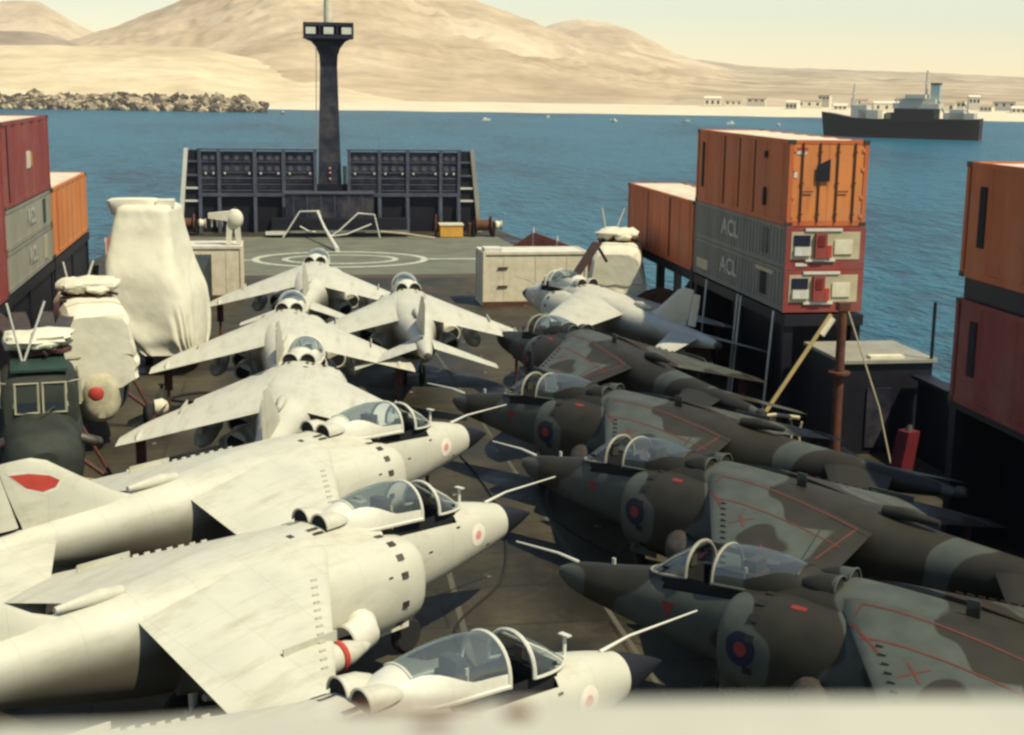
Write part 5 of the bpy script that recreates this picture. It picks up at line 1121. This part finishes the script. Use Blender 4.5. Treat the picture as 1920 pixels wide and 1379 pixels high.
def boats():
    hl = MB(); hl.loft([[(x, -w_*.7, -.2), (x, w_*.7, -.2), (x, w_, z), (x, -w_, z)] for x, w_, z in ((-3.2, .9, .9), (0, 1.1, .9), (2, .8, 1.1), (3.6, .1, 1.5))]); hm = hl.mesh('boat_hull', white, 20)
    cm = MB().box(-1.6, .8, -.7, .7, .85, 2.0).mesh('boat_cabin', white, 0)
    pos = [(138.7, 944.6, 'small white boat on the water, leftmost of the row below the beach'), (198, 1033.6, 'small white boat moored closest to the beach, centre'), (226.8, 949.9, 'small white boat on the water, third of the row from the left'), (275.8, 941.6, 'small white boat on the water right of the row centre'), (297.3, 913.2, 'small white boat on the water above the far orange container'), (316.7, 875.4, 'small white boat on the water nearest the anchored ship'), (7.3, 1078.8, 'small white boat just off the end of the rocky point'), (-34.7, 1160, 'small white boat close in under the rocks')]
    for i, (x, y, lab) in enumerate(pos):
        t = thing('small_boat', lab, 'boat', (x, y, SEA), R(20+47*i), 'small boats off the beach')
        for nm, me in (('boat_hull', hm), ('cabin', cm)): o = bpy.data.objects.new(nm, me); COL.objects.link(o); o.parent = t
boats()
def town():
    rs = random.Random(11); tw = mat('town_wall', (.72, .64, .48), rough=.8, var=.1); tr = mat('town_roof', (.45, .33, .22), rough=.8, var=.2)
    spots = [(az, r_) for az, r_ in ((17.3, 1330), (18.1, 1350), (19.0, 1400), (20.4, 1300), (21.0, 1335), (21.6, 1450), (22.2, 1310), (22.9, 1380), (23.3, 1320), (23.9, 1300), (24.5, 1420), (25.0, 1330), (25.5, 1390), (26.0, 1310), (26.6, 1360), (27.1, 1420), (27.6, 1330), (28.2, 1380), (28.7, 1310))]
    ord_ = ['first', 'second', 'third', 'fourth', 'fifth', 'sixth', 'seventh', 'eighth', 'ninth', 'tenth', 'eleventh', 'twelfth', 'thirteenth', 'fourteenth', 'fifteenth', 'sixteenth', 'seventeenth', 'eighteenth', 'nineteenth']
    for i, (az, r_) in enumerate(spots):
        x, y = r_*math.sin(R(az)), r_*math.cos(R(az)); W, D, H = rs.uniform(9, 22), rs.uniform(7, 11), rs.uniform(4, 8); z = SEA+4+(r_-1290)*.045
        t = thing('shore_building', 'pale low building on the right shore, %s from the left' % ord_[i], 'building', (x, y, z), -R(az)+R(rs.uniform(-20, 20)), 'buildings on the right shore')
        MB().box(-W/2, W/2, -D/2, D/2, -6, H).build('wall', tw, t, 0)
        mb = MB(); mb.loft([[(-W/2-.4, -D/2-.4, H), (-W/2-.4, 0, H+1.8), (-W/2-.4, D/2+.4, H)], [(W/2+.4, -D/2-.4, H), (W/2+.4, 0, H+1.8), (W/2+.4, D/2+.4, H)]]); mb.build('roof', tr if i % 3 else tw, t, 0)
        for k in range(3): mb = MB(); xx = -W/2+W*(k+.5)/3; mb.box(xx-1, xx+1, -D/2-.08, -D/2, H*.35, H*.75); mb.build('window', dglass, t, 0)
town()

# ------------------------------------------------------------------ the rail the camera looks over
railm = mat('cream_rail_paint', (.44, .43, .35), rough=.5, col2=(.40, .39, .315), scale=9)
t = thing('bulwark_rail', 'cream painted rail across the very bottom edge, close to the camera', 'rail', (0, 0, 0))
mb = MB(); out = [(-3, .05), (3, -.4), (3, .125), (.325, .5095), (.19, .5270), (.093, .5365), (.030, .5395), (-.02, .5380), (-.06, .5365), (-.125, .5410), (-3, .745)]
mb.prism(out, 9.75, 9.868); mb.build('cap', railm, t, 30)
mb = MB(); mb.box(-4, 4, .1, .40, 0, 9.74); mb.build('plate', railm, t, 0)
for x, y, a, b in ((.0932, .5265, .0070, .0070), (.040, .5370, .019, .0040), (.0644, .5350, .015, .0036), (.0576, .5205, .010, .004)): mb = MB(); mb.ell((x, y, 9.868), (a, b, .0015), 10, 6); mb.build('rust_blister', rust, t)

# sea haze: even air from the ship to behind the hills
hz = bpy.data.materials.new('sea_haze'); hz.use_nodes = True; n = hz.node_tree.nodes; n.clear()
o_ = n.new('ShaderNodeOutputMaterial'); pv = n.new('ShaderNodeVolumePrincipled'); pv.inputs['Color'].default_value = (.97, .95, .90, 1); pv.inputs['Density'].default_value = 7e-5; pv.inputs['Anisotropy'].default_value = .2
hz.node_tree.links.new(pv.outputs[0], o_.inputs['Volume'])
mb = MB(); mb.box(-4200, 4800, -60, 6600, SEA-6, 330)
tag(mb.build('haze', hz, angle=0), 'thin pale haze over the bay', 'haze', kind='stuff')
